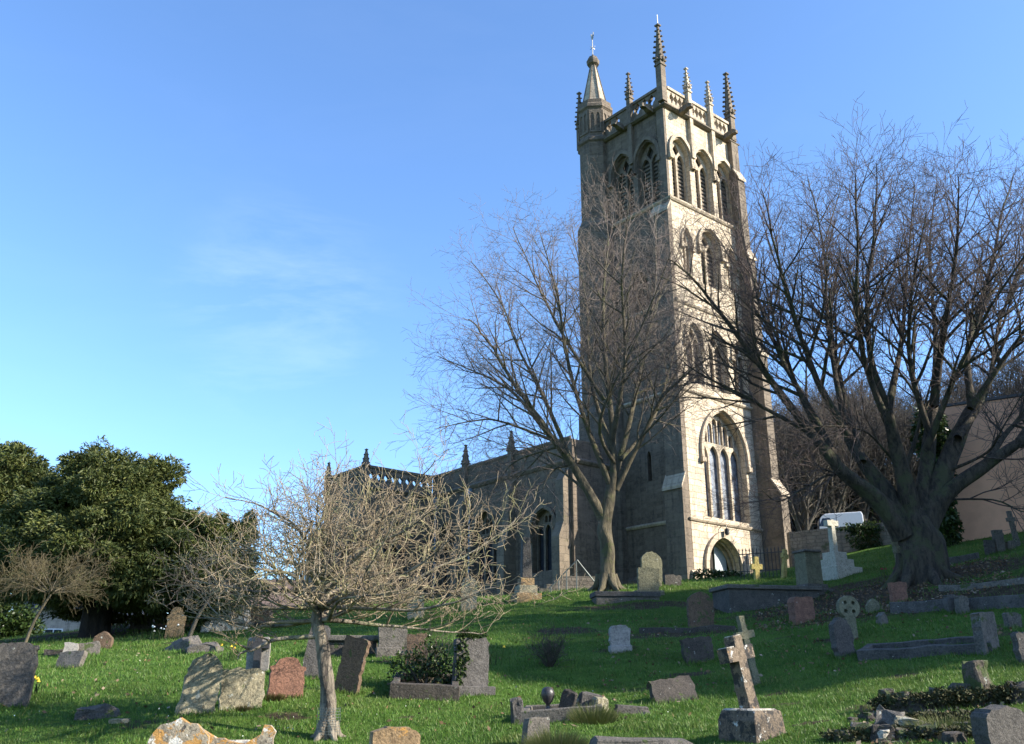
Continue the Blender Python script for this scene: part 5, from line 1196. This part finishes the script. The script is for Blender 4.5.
# rubble grave in the lower right
M['weed'] = leafmat('moss_and_weeds', [(.03, .035, .012), (.05, .055, .02), (.075, .065, .03), (.04, .05, .015)], .8, .05)
def rubble_grave():
    r0 = np.random.default_rng(7)
    def row(label, pts, n, s0, mats):
        for k in range(n):
            t = (k + .5) / n * (len(pts) - 1); q = min(len(pts) - 2, int(t)); px = pts[q][0] + (pts[q + 1][0] - pts[q][0]) * (t - q); py = pts[q][1] + (pts[q + 1][1] - pts[q][1]) * (t - q)
            d = depth(place(px, py)); L = abs(pts[-1][0] - pts[0][0]) * d / FPX / n; s = s0 * (.7 + .6 * r0.random())
            block('rubble_stone', label, 'stone', px, py + r0.normal() * 1.2, L * (.85 + .3 * r0.random()), s * 1.2, s, mats[k % len(mats)], r0.normal() * 9 - 4, tilt=(r0.normal() * 3, r0.normal() * 2), jit=s * .05, group='rubble of the ruined grave', bevel=s * .2, taper=.86, dz=-s * .25)
    row('dark mossy stone in the row along the back of the ruined grave', [(890, 712), (930, 709), (975, 704), (1036, 701)], 6, .27, ['rubble', 'dark', 'rubble', 'rubble'])
    block('mossy_block', 'square mossy block stone standing on the back of the rubble grave', 'stone', 981, 703, .26, .24, .40, 'rubble', 18, jit=.02, dz=.08)
    block('mossy_block', 'small dark corner stone with a pale top at the rubble grave', 'stone', 889, 711, .16, .16, .26, 'rubble', 10, jit=.014)
    block('broken_slab', 'grey upright broken slab in the rubble grave', 'stone', 888, 730, .28, .12, .22, 'grey', -24, tilt=(-24, 12), jit=.02, group='loose stones')
    block('broken_slab', 'pale narrow slab lying tilted beside the broken upright one', 'stone', 914, 730, .40, .16, .08, 'pale', -14, tilt=(0, 14), jit=.015, group='loose stones', dz=.03)
    block('broken_slab', 'white-crusted dark stone lying at the front of the rubble grave', 'stone', 885, 741, .24, .18, .12, 'whitecap', 20, tilt=(8, 12), jit=.02, group='loose stones')
    row('low mossy stone in the row along the front of the ruined grave', [(836, 742), (872, 738), (915, 740), (968, 742)], 6, .17, ['rubble', 'rubble', 'dark'])
    k = 0
    for i in range(22):
        px = r0.uniform(850, 975); y = r0.uniform(713, 746); s = r0.uniform(.05, .13); nm = ['mossy', 'dark', 'grey', 'rough'][i % 4]
        block('rubble_stone', 'small rough stone lying loose in the rubble grave', 'stone', px, y, s * 1.5, s, s * .6, ['rubble', 'dark', 'rubble', 'dark'][i % 4], r0.uniform(0, 180), tilt=(r0.normal() * 6, r0.normal() * 6), jit=s * .06, group='rubble of the ruined grave', bevel=s * .08)
    w = thing('creeping_weeds', 'dark creeping weeds and moss sprawling over the rubble grave', 'weeds', place(945, 712)); q = []
    for px, py in [(890, 712), (905, 711), (920, 710), (938, 708), (952, 706), (966, 705), (990, 703), (1010, 702), (850, 740), (866, 738), (900, 737), (930, 739), (955, 738), (930, 722), (960, 722), (910, 724)]:
        g = place(px, py); q.append((np.array(g - w.location) + [0, -.04, .10 if py < 716 else .04], np.array([.26, .2, .11 if py < 716 else .08])))
    leaf_cloud('foliage', 'weed', q, 14000, .022, 95, w, .1, .4, 1.8)
    tussock('ragged grass growing in the middle of the rubble grave', 945, 729, .7, .16, 700, 86, 'tuft')
rubble_grave()
block('flat_slab', 'long flat grey slab just showing at the bottom edge', 'stone', 640, 748, 1.1, .5, .14, 'grey', 4, Y=10.9, jit=.01)
block('broken_slab', 'grey broken slab lying flat on the left grass', 'stone', 98, 717, .56, .28, .12, 'bluegrey', 12, tilt=(4, 3), jit=.02, group='loose stones')
block('broken_slab', 'thin pale piece just right of the flat broken slab', 'stone', 120, 722, .25, .14, .04, 'pale', 5, jit=.01, group='loose stones')
block('rock', 'wedge-shaped grey rock poking out of the grass below the tan headstone', 'rock', 184, 650, .8, .5, .24, 'grey', -20, tilt=(8, -12), jit=.04, group='rocks', taper=.5)
block('rock', 'flatter grey rock to the right of the wedge-shaped one', 'rock', 203, 651, .8, .5, .14, 'grey', 10, tilt=(4, -6), jit=.05, group='rocks', taper=.6)
block('flat_slab', 'low dark flat stone left of the small white block', 'stone', 56, 654, .4, .3, .09, 'dark', 0, jit=.01)
block('whitewashed_ruin', 'white-splotched rough stone vault mound right of the yew', 'ruin', 226, 629, 1.35, 1.0, 1.0, 'whitecap', 10, jit=.09, bevel=.05, taper=.7)
block('brick_tomb', 'low brown walled tomb between the white mound and the flaking tree', 'tomb', 256, 626, .9, .8, .55, 'brown', 6, jit=.02)
block('white_block', 'white square fragment standing behind the orange headstones', 'stone', 228, 746, .55, .3, .28, 'whitecap', 8, Y=11.3, jit=.015)

# ------------------------------------------------------------------ railings, walls, buildings
def railing():
    A, B = place(742, 590, 35), place(786, 590, 33.6); r = thing('iron_railing', 'black iron railing fence beside the tower foot', 'fence', A)
    D = B - A; L = D.length; n = 13; z0 = max(A.z, B.z) - A.z
    for k in range(n):
        q = D * (k / (n - 1)); b = MB(); zz = gz(A.x + q.x, A.y + q.y) - A.z
        b.tube([(q.x, q.y, zz - .2), (q.x, q.y, zz + 1.0)], .016, M['iron'], 5); b.lathe([(.03, zz + 1.0), (.0, zz + 1.12)], M['iron'], 5, None, 0, (q.x, q.y)); b.build('rail_bar', r)
    for z in (.25, .88):
        b = MB(); b.tube([(0, 0, gz(A.x, A.y) - A.z + z), (D.x, D.y, gz(B.x, B.y) - A.z + z)], .02, M['iron'], 5); b.build('rail', r)
railing()
def step_rail():
    P = place(563, 601, 33); r = thing('stair_handrail', 'thin metal handrail rising and falling over steps beside the aisle', 'handrail', P)
    d = depth(P) / FPX
    def zz(px, y): q = at(px, y, P.y); return ((px - 563) * d, 0, q.z - P.z)
    b = MB(); b.tube([zz(549, 589), zz(552, 586), zz(578, 560)], .025, M['rail'], 6); b.build('rail', r)
    b = MB(); b.tube([zz(578, 560), zz(595, 582)], .025, M['rail'], 6); b.build('rail', r)
    for px, y in ((551, 587), (559, 579), (567, 571), (577, 561)):
        t = zz(px, y); b = MB(); b.tube([(t[0], 0, -.2), t], .02, M['rail'], 6); b.build('post', r)
    s = thing('stone_steps', 'low shaded stone steps below the metal handrail', 'steps', P + Vector((.2, .9, 0)))
    for i in range(4):
        b = MB(); b.box(-1.0 + .28 * i, 1.3, .25 * i, .25 * i + .3, -.3 + .002 * i, .17 * (i + 1), M['drywall']); b.build('step', s)
step_rail()
def churchyard_wall():
    P0 = at(789, 545, 44); P1 = at(905, 537, 40.5)
    b = MB(); n = 14; loops = []
    for k in range(n + 1):
        t = k / n; x = P0.x + (P1.x - P0.x) * t; y = P0.y + (P1.y - P0.y) * t; zb = gz(x, y) - .6; px = 789 + 116 * t; zt = at(px, 533 - 12 * t, y).z + _rs.normal() * .03
        loops.append([(x - P0.x, y - P0.y - .2, zb - P0.z), (x - P0.x, y - P0.y + .25, zb - P0.z), (x - P0.x, y - P0.y + .22, zt - P0.z), (x - P0.x, y - P0.y - .17, zt - P0.z)])
    b.loft(loops, M['drywall']); o = b.build('stone_wall', None, loc=P0); tag(o, 'grey stone retaining wall below the wooded hill, right of the tower', 'wall')
    iv2 = thing('ivy_drape', 'ivy hanging down over the grey retaining wall', 'ivy', at(866, 545, 41.2))
    leaf_cloud('foliage', 'ivy', [(np.array([0, -.1, .3]), np.array([.85, .18, .6])), (np.array([.1, -.05, .75]), np.array([1.2, .28, .25])), (np.array([0, -.1, -.4]), np.array([.4, .12, .5]))], 2200, .06, 91, iv2, .4, .6)
churchyard_wall()
def van():
    P = at(838, 545, 52); P.z = gz(P.x, P.y) ; r = thing('parked_van', 'white van parked on the lane above the retaining wall', 'van', P, (0, 0, R(-14)))
    zt = at(838, 515, 52).z - P.z; zt = max(zt, 2.0); W = 1.3
    b = MB(); prof = [(-1.35, .35), (-1.4, 1.05), (-1.25, 1.15), (-.85, zt - .25), (-.6, zt - .05), (1.35, zt), (1.42, zt - .2), (1.42, .35)]
    b.plate(prof, [], -.85, .85, M['whitepaint']); b.build('body', r, bevel=.05, segs=2)
    for nm, q in (('windscreen', None), ('window', [(-.98, zt - .75), (-.75, zt - .3), (-.35, zt - .3), (-.35, zt - .75)])):
        if q:
            for s in (-1, 1): b = MB(); b.plate(q, [], s * .853 - .006, s * .853 + .006, M['vanwin']); b.build(nm, r)
    b = MB(); b.add([(-1.265, -.7, 1.18), (-1.265, .7, 1.18), (-.9, .66, zt - .27), (-.9, -.66, zt - .27)], [(0, 1, 2, 3)], M['vanwin'], TR(-.012, 0, .01)); b.build('windscreen', r)
    b = MB(); b.box(-.02, .0, -.858, -.848, .5, zt - .15, M['iron']); b.build('door_seam', r)
    for x in (-.85, .9):
        for s in (-1, 1):
            b = MB(); b.lathe([(.12, -.09), (.3, -.09), (.32, -.06), (.32, .06), (.3, .09), (.12, .09)], M['rubber'], 18, TR(x, s * .78, .32) @ RX(R(90))); b.build('wheel', r)
van()
def pink_house():
    A = at(960, 543, 33); A.z = gz(A.x, A.y); r = thing('pink_house', 'large house with plain pink rendered wall, right of the huge tree', 'house', A, (0, 0, R(-32)))
    b = MB(); Z = 5.0; b.box(0, 7.4, 0, 7, -1.5, Z, M['pink'])
    b.add([(0, 0, Z), (0, 7, Z), (0, 3.5, Z + .36), (7.4, 0, Z), (7.4, 7, Z), (7.4, 3.5, Z + .36)], [(0, 2, 1), (3, 4, 5)], M['pink']); b.build('wall', r)
    for s in (0, 1):
        b = MB(); y0, y1 = (-.04, 3.5) if s == 0 else (7.04, 3.5)
        b.add([(-.25, y0, Z + .02), (7.65, y0, Z + .02), (7.65, y1, Z + .42), (-.25, y1, Z + .42), (-.25, y0, Z + .12), (7.65, y0, Z + .12), (7.65, y1, Z + .54), (-.25, y1, Z + .54)], [(0, 1, 2, 3), (4, 7, 6, 5), (0, 4, 5, 1), (1, 5, 6, 2), (2, 6, 7, 3), (3, 7, 4, 0)], M['slateroof']); b.build('roof', r)
    b = MB(); b.box(5.5, 6.3, 3.0, 4.0, Z + .3, Z + 1.3, M['pink']); b.build('chimney', r)
pink_house()
iv3 = thing('ivy_column', 'ivy-clad dark stem against the left edge of the pink wall', 'ivy', at(957, 541, 32.4))
leaf_cloud('foliage', 'ivy', [(np.array([-.25, 0, 2.2]), np.array([.5, .4, 2.4])), (np.array([-.3, 0, 3.8]), np.array([.75, .5, 1.2])), (np.array([-.2, 0, .5]), np.array([.4, .35, .9]))], 4200, .08, 92, iv3, .4, .5)
tubes('stem', [smooth_line([[-.2, 0, -.3], [-.25, 0, 2], [-.3, 0, 4.5]], [.14, .11, .06], 4)], M['barkdark'], iv3)
def cottage():
    A = at(34, 642, 58); A.z = gz(A.x, A.y) - .3; zt = at(50, 606, 58).z - A.z
    r = thing('stone_cottage', 'sunlit stone cottage glimpsed below the yew at the left', 'house', A, (0, 0, R(18)))
    b = MB(); W = 3.2; b.box(-1.2, W, 0, 5, -1, zt, M['cottage'])
    b.add([(-1.2, 0, zt), (-1.2, 5, zt), (-1.2, 2.5, zt + 2), (W, 0, zt), (W, 5, zt), (W, 2.5, zt + 2)], [(0, 2, 1), (3, 4, 5)], M['cottage']); b.build('wall', r)
    for y0 in (-.3, 5.3):
        b = MB(); b.add([(-1.4, y0, zt - .2), (W + .2, y0, zt - .2), (W + .2, 2.5, zt + 2.04), (-1.4, 2.5, zt + 2.04), (-1.4, y0, zt - .06), (W + .2, y0, zt - .06), (W + .2, 2.5, zt + 2.2), (-1.4, 2.5, zt + 2.2)], [(0, 1, 2, 3), (4, 7, 6, 5), (0, 4, 5, 1), (1, 5, 6, 2), (2, 6, 7, 3), (3, 7, 4, 0)], M['slateroof']); b.build('roof', r)
    w = MB(); z = zt * .38; w.box(.45, 1.5, -.03, .05, z, z + .95, M['whitepaint']); wi = w.build('window', r)
    for i in (0, 1):
        for j in (0, 1):
            w = MB(); w.box(.52 + i * .49, .52 + i * .49 + .42, -.045, -.032, z + .07 + j * .44, z + .07 + j * .44 + .37, M['glass']); w.build('pane', wi)
cottage()
def gateway():
    P = place(100, 642, 33); r = thing('stone_gatepost', 'brown stone gatepost with a carved top by the yew', 'gatepost', P, (0, 0, R(12)))
    b = MB(); b.box(-.3, .3, -.25, .25, -.3, .95, M['tan']); b.build('post', r, bevel=.03)
    b = MB(); b.box(-.14, .14, -.14, .14, .952, 1.25, M['tan']); b.build('neck', r, bevel=.03)
    b = MB(); b.loft([[(x, y, z) for x, y in ((-w, -w), (w, -w), (w, w), (-w, w))] for z, w in ((1.252, .1), (1.36, .17), (1.5, .1), (1.56, .02))], M['white']); b.build('finial', r, bevel=.01)
    g = thing('white_gate', 'white-painted timber gate with a diagonal brace beside the stone gatepost', 'gate', place(112, 640, 33.3), (0, 0, R(6)))
    for q in (((-.35, .9), (.25, .02)),): b = MB(); b.tube([(q[0][0], 0, q[0][1]), (q[1][0], 0, q[1][1])], .055, M['whitepaint'], 4); b.build('brace', g)
    for x in (-.4, .3): b = MB(); b.box(x - .03, x + .03, .06, .12, -.1, .95, M['whitepaint']); b.build('stile', g)
    for z in (.1, .5, .88): b = MB(); b.box(-.365, .265, .07, .11, z - .03, z + .03, M['whitepaint']); b.build('rail', g)
    s = thing('garden_shed', 'small grey boarded shed behind the white gate', 'shed', place(117, 638, 36.5))
    b = MB(); b.box(-.6, .9, 0, 1.2, -.3, 1.15, M['shedwood']); b.build('wall', s)
    b = MB(); b.loft([[(-.7, -.1, 1.16), (1.0, -.1, 1.16), (1.0, 1.3, 1.4), (-.7, 1.3, 1.4)], [(-.7, -.1, 1.22), (1.0, -.1, 1.22), (1.0, 1.3, 1.46), (-.7, 1.3, 1.46)]], M['pink']); b.build('roof', s)
gateway()
kw = kerb_line('low shadowed stone wall behind the crooked shrub near the white mound', [(180, 627, 33), (214, 623, 33)], .3, .5, 'drywall', 'low_wall', 'wall', 'low walls')
# distant house roofs and hills beyond the churchyard
def far_house(label, px, Y, w, h, yaw, wm='cottage', rm='slateroof'):
    A = at(px, 600, Y); A.z -= 3.2; r = thing('distant_house', label, 'house', A, (0, 0, R(yaw)), 'houses beyond the churchyard')
    b = MB(); b.box(-w / 2, w / 2, 0, 6, -6, h, M[wm]); b.add([(-w / 2, 0, h), (-w / 2, 6, h), (-w / 2, 3, h + 2.6), (w / 2, 0, h), (w / 2, 6, h), (w / 2, 3, h + 2.6)], [(0, 2, 1), (3, 4, 5)], M[wm]); b.build('wall', r)
    for y0 in (-.3, 6.3):
        b = MB(); b.add([(-w / 2 - .2, y0, h - .25), (w / 2 + .2, y0, h - .25), (w / 2 + .2, 3, h + 2.62), (-w / 2 - .2, 3, h + 2.62), (-w / 2 - .2, y0, h - .1), (w / 2 + .2, y0, h - .1), (w / 2 + .2, 3, h + 2.78), (-w / 2 - .2, 3, h + 2.78)], [(0, 1, 2, 3), (4, 7, 6, 5), (0, 4, 5, 1), (1, 5, 6, 2), (2, 6, 7, 3), (3, 7, 4, 0)], M[rm]); b.build('roof', r)
    for x in (-w * .25, w * .25):
        wd = MB(); wd.box(x - .55, x + .55, -.04, .04, 1.2, 2.4, M['whitepaint']); wo = wd.build('window', r); wd = MB(); wd.box(x - .47, x + .47, -.055, -.042, 1.28, 2.32, M['glass']); wd.build('pane', wo)
far_house('tan-roofed house beyond the churchyard, between yew and flaking tree', 262, 90, 9, 2.7, 16, 'cottage', 'tile')
def hills():
    xs = np.linspace(-900, 900, 90); loops = []
    b = MB(); v = []
    for y0, hh in ((500, 0), (560, .6), (640, 1), (760, .8)):
        for x in xs: v.append((x, y0 + 30 * math.sin(x * .011), -8 + hh * (12 + 9 * math.sin(x * .009 + 1) + 5 * math.sin(x * .027))))
    n = len(xs); f = [(r * n + i, r * n + i + 1, (r + 1) * n + i + 1, (r + 1) * n + i) for r in range(3) for i in range(n - 1)]
    b.add(v, f, M['farhill']); o = b.build('hills', None, smooth=True); tag(o, kind='structure')
M['farhill'] = plain('far_hill_fields', (.09, .12, .06), 1, 0, .4, .01)
hills()

# ------------------------------------------------------------------ grass, flowers and litter
def grass():
    rng = np.random.default_rng(200); n = 420000
    Y = 8.2 * (40 / 8.2) ** (rng.random(n) ** 1.15); px = rng.uniform(-150, 1230, n); x = (px - 512) / FPX * (Y * math.cos(PITCH) + 0) * 1.0
    x *= 1.0; y = Y
    dm = dirtmask(x, y); cl = np.sin(x * 2.1 + np.sin(y * 1.7) * 1.3) * np.sin(y * 2.3 + x * .7) + .6 * np.sin(x * 5.3 - y * 3.9)
    keep = (rng.random(n) > dm * 1.0); x, y, cl = x[keep], y[keep], cl[keep]; n = len(x)
    z = ter(x, y) + bump(x, y); s = (y / 11) ** .55
    h = (.018 + .022 * rng.random(n) + .022 * np.clip(cl, 0, 1)) * s * (1 + 1.1 * (rng.random(n) < .03)); a = rng.random(n) * 6.283; w = .0065 * s * (.7 + .6 * rng.random(n))
    lx, ly = (rng.normal(size=n) * .5 - .1) * h, rng.normal(size=n) * .5 * h
    b0 = np.stack([x - np.cos(a) * w, y - np.sin(a) * w, z - .01], 1); b1 = np.stack([x + np.cos(a) * w, y + np.sin(a) * w, z - .01], 1); tp = np.stack([x + lx, y + ly, z + h], 1)
    # longer tufts at the foot of every stone, where the mower cannot reach
    ex = []
    for (bx, by, w, yw) in BASES:
        m = int(240 + 420 * w); t = rng.uniform(-.6, .6, m) * w; s2 = rng.normal(size=m) * .09; c0, s0 = math.cos(R(yw)), math.sin(R(yw))
        ex.append(np.stack([bx + t * c0 - s2 * s0, by + t * s0 + s2 * c0], 1))
    ex = np.concatenate(ex); m = len(ex); ez = ter(ex[:, 0], ex[:, 1]) + bump(ex[:, 0], ex[:, 1]); eh = .035 + .075 * rng.random(m) ** 2; ea = rng.random(m) * 6.283; ew = .006 + .003 * rng.random(m)
    q0 = np.stack([ex[:, 0] - np.cos(ea) * ew, ex[:, 1] - np.sin(ea) * ew, ez - .01], 1); q1 = np.stack([ex[:, 0] + np.cos(ea) * ew, ex[:, 1] + np.sin(ea) * ew, ez - .01], 1)
    q2 = np.stack([ex[:, 0] + rng.normal(size=m) * .4 * eh, ex[:, 1] + rng.normal(size=m) * .4 * eh, ez + eh], 1)
    b0, b1, tp = np.concatenate([b0, q0]), np.concatenate([b1, q1]), np.concatenate([tp, q2]); n += m
    o = mesh_np('grass', np.stack([b0, b1, tp], 1).reshape(-1, 3), np.arange(n * 3).reshape(n, 3), [M['blade']], smooth=False)
    tag(o, 'short rough winter grass covering the churchyard bank', 'grass', kind='stuff')
grass()
def litter(name, label, cat, mat, spots, size, seed, up=.02):
    rng = np.random.default_rng(seed); vs = []
    for (px0, px1, y0, y1, n) in spots:
        A, B = hit((px0 + px1) / 2, y0), hit((px0 + px1) / 2, y1)
        x = (rng.uniform(px0, px1, n) - 512) / FPX; Y = rng.uniform(min(A.y, B.y), max(A.y, B.y), n); x = x * Y * .95; z = ter(x, Y) + bump(x, Y) + up * (1 + rng.random(n))
        P = np.stack([x, Y, z], 1); d = rng.normal(size=(n, 3)) * [1, 1, .5]; d /= np.linalg.norm(d, axis=1)[:, None]; e = np.cross(d, rng.normal(size=(n, 3))); e /= np.linalg.norm(e, axis=1)[:, None]; s = size * (.6 + .8 * rng.random(n))[:, None]
        vs.append(np.stack([P - d * s, P + e * s * .6, P + d * s, P - e * s * .6], 1).reshape(-1, 3))
    v = np.concatenate(vs); o = mesh_np(name, v, np.arange(len(v)).reshape(-1, 4), [M[mat]], smooth=False); tag(o, label, cat, kind='stuff')
litter('fallen_leaves', 'brown fallen leaves and litter under the trees', 'leaves', 'deadleaf', [(760, 1030, 580, 612, 2200), (600, 1020, 606, 680, 700), (400, 700, 620, 730, 260), (0, 400, 640, 735, 260), (850, 1010, 700, 744, 350)], .035, 301)
litter('white_petals', 'scattered tiny white petals and daisies in the grass', 'petals', 'flowerwhite', [(0, 1024, 640, 744, 60), (160, 330, 690, 744, 24)], .011, 302, .05)
def daffodils(label, px, yb, n, seed, mat='daff', h=.28, Y=None, w=.25):
    P = place(px, yb, Y); r = thing('daffodil_clump' if mat == 'daff' else 'flower_clump', label, 'flowers', P, group='clumps of flowers'); rng = np.random.default_rng(seed); L = []; v = MB()
    for i in range(n):
        x, y = rng.normal(size=2) * w * .5; hh = h * (.7 + .5 * rng.random()); L.append((np.array([[x, y, -.02], [x * 1.1, y * 1.1, hh * .6], [x * 1.2, y * 1.2, hh]]), np.array([.006, .005, .004])))
        v.lathe([(.0, hh - .012), (.034, hh), (.018, hh + .02), (.02, hh + .035)], M[mat], 6, None, 0, (x * 1.2, y * 1.2))
    for i in range(n * 4):
        x, y = rng.normal(size=2) * w * .5; hh = h * (.5 + .5 * rng.random()); q = rng.normal(size=2) * .05; L.append((np.array([[x, y, -.02], [x + q[0] * .5, y + q[1] * .5, hh * .6], [x + q[0], y + q[1], hh]]), np.array([.008, .008, .003])))
    tubes('leaves', L, M['ivy'], r); v.build('blooms', r)
daffodils('yellow daffodils beside the large dark headstone at the left edge', 29, 696, 7, 1)
daffodils('small scatter of yellow daffodils behind the tall pale pointed headstone', 234, 660, 5, 2)
daffodils('single yellow daffodil bunch right of the ivy headstone', 489, 664, 3, 3)
daffodils('pale green clump with faint white flowers below the tan headstone', 159, 640, 8, 4, 'flowerwhite', .3, None, .5)
daffodils('dark red flowers laid at the foot of the huge tree', 900, 572, 14, 5, 'flowerred', .25, 26, .5)
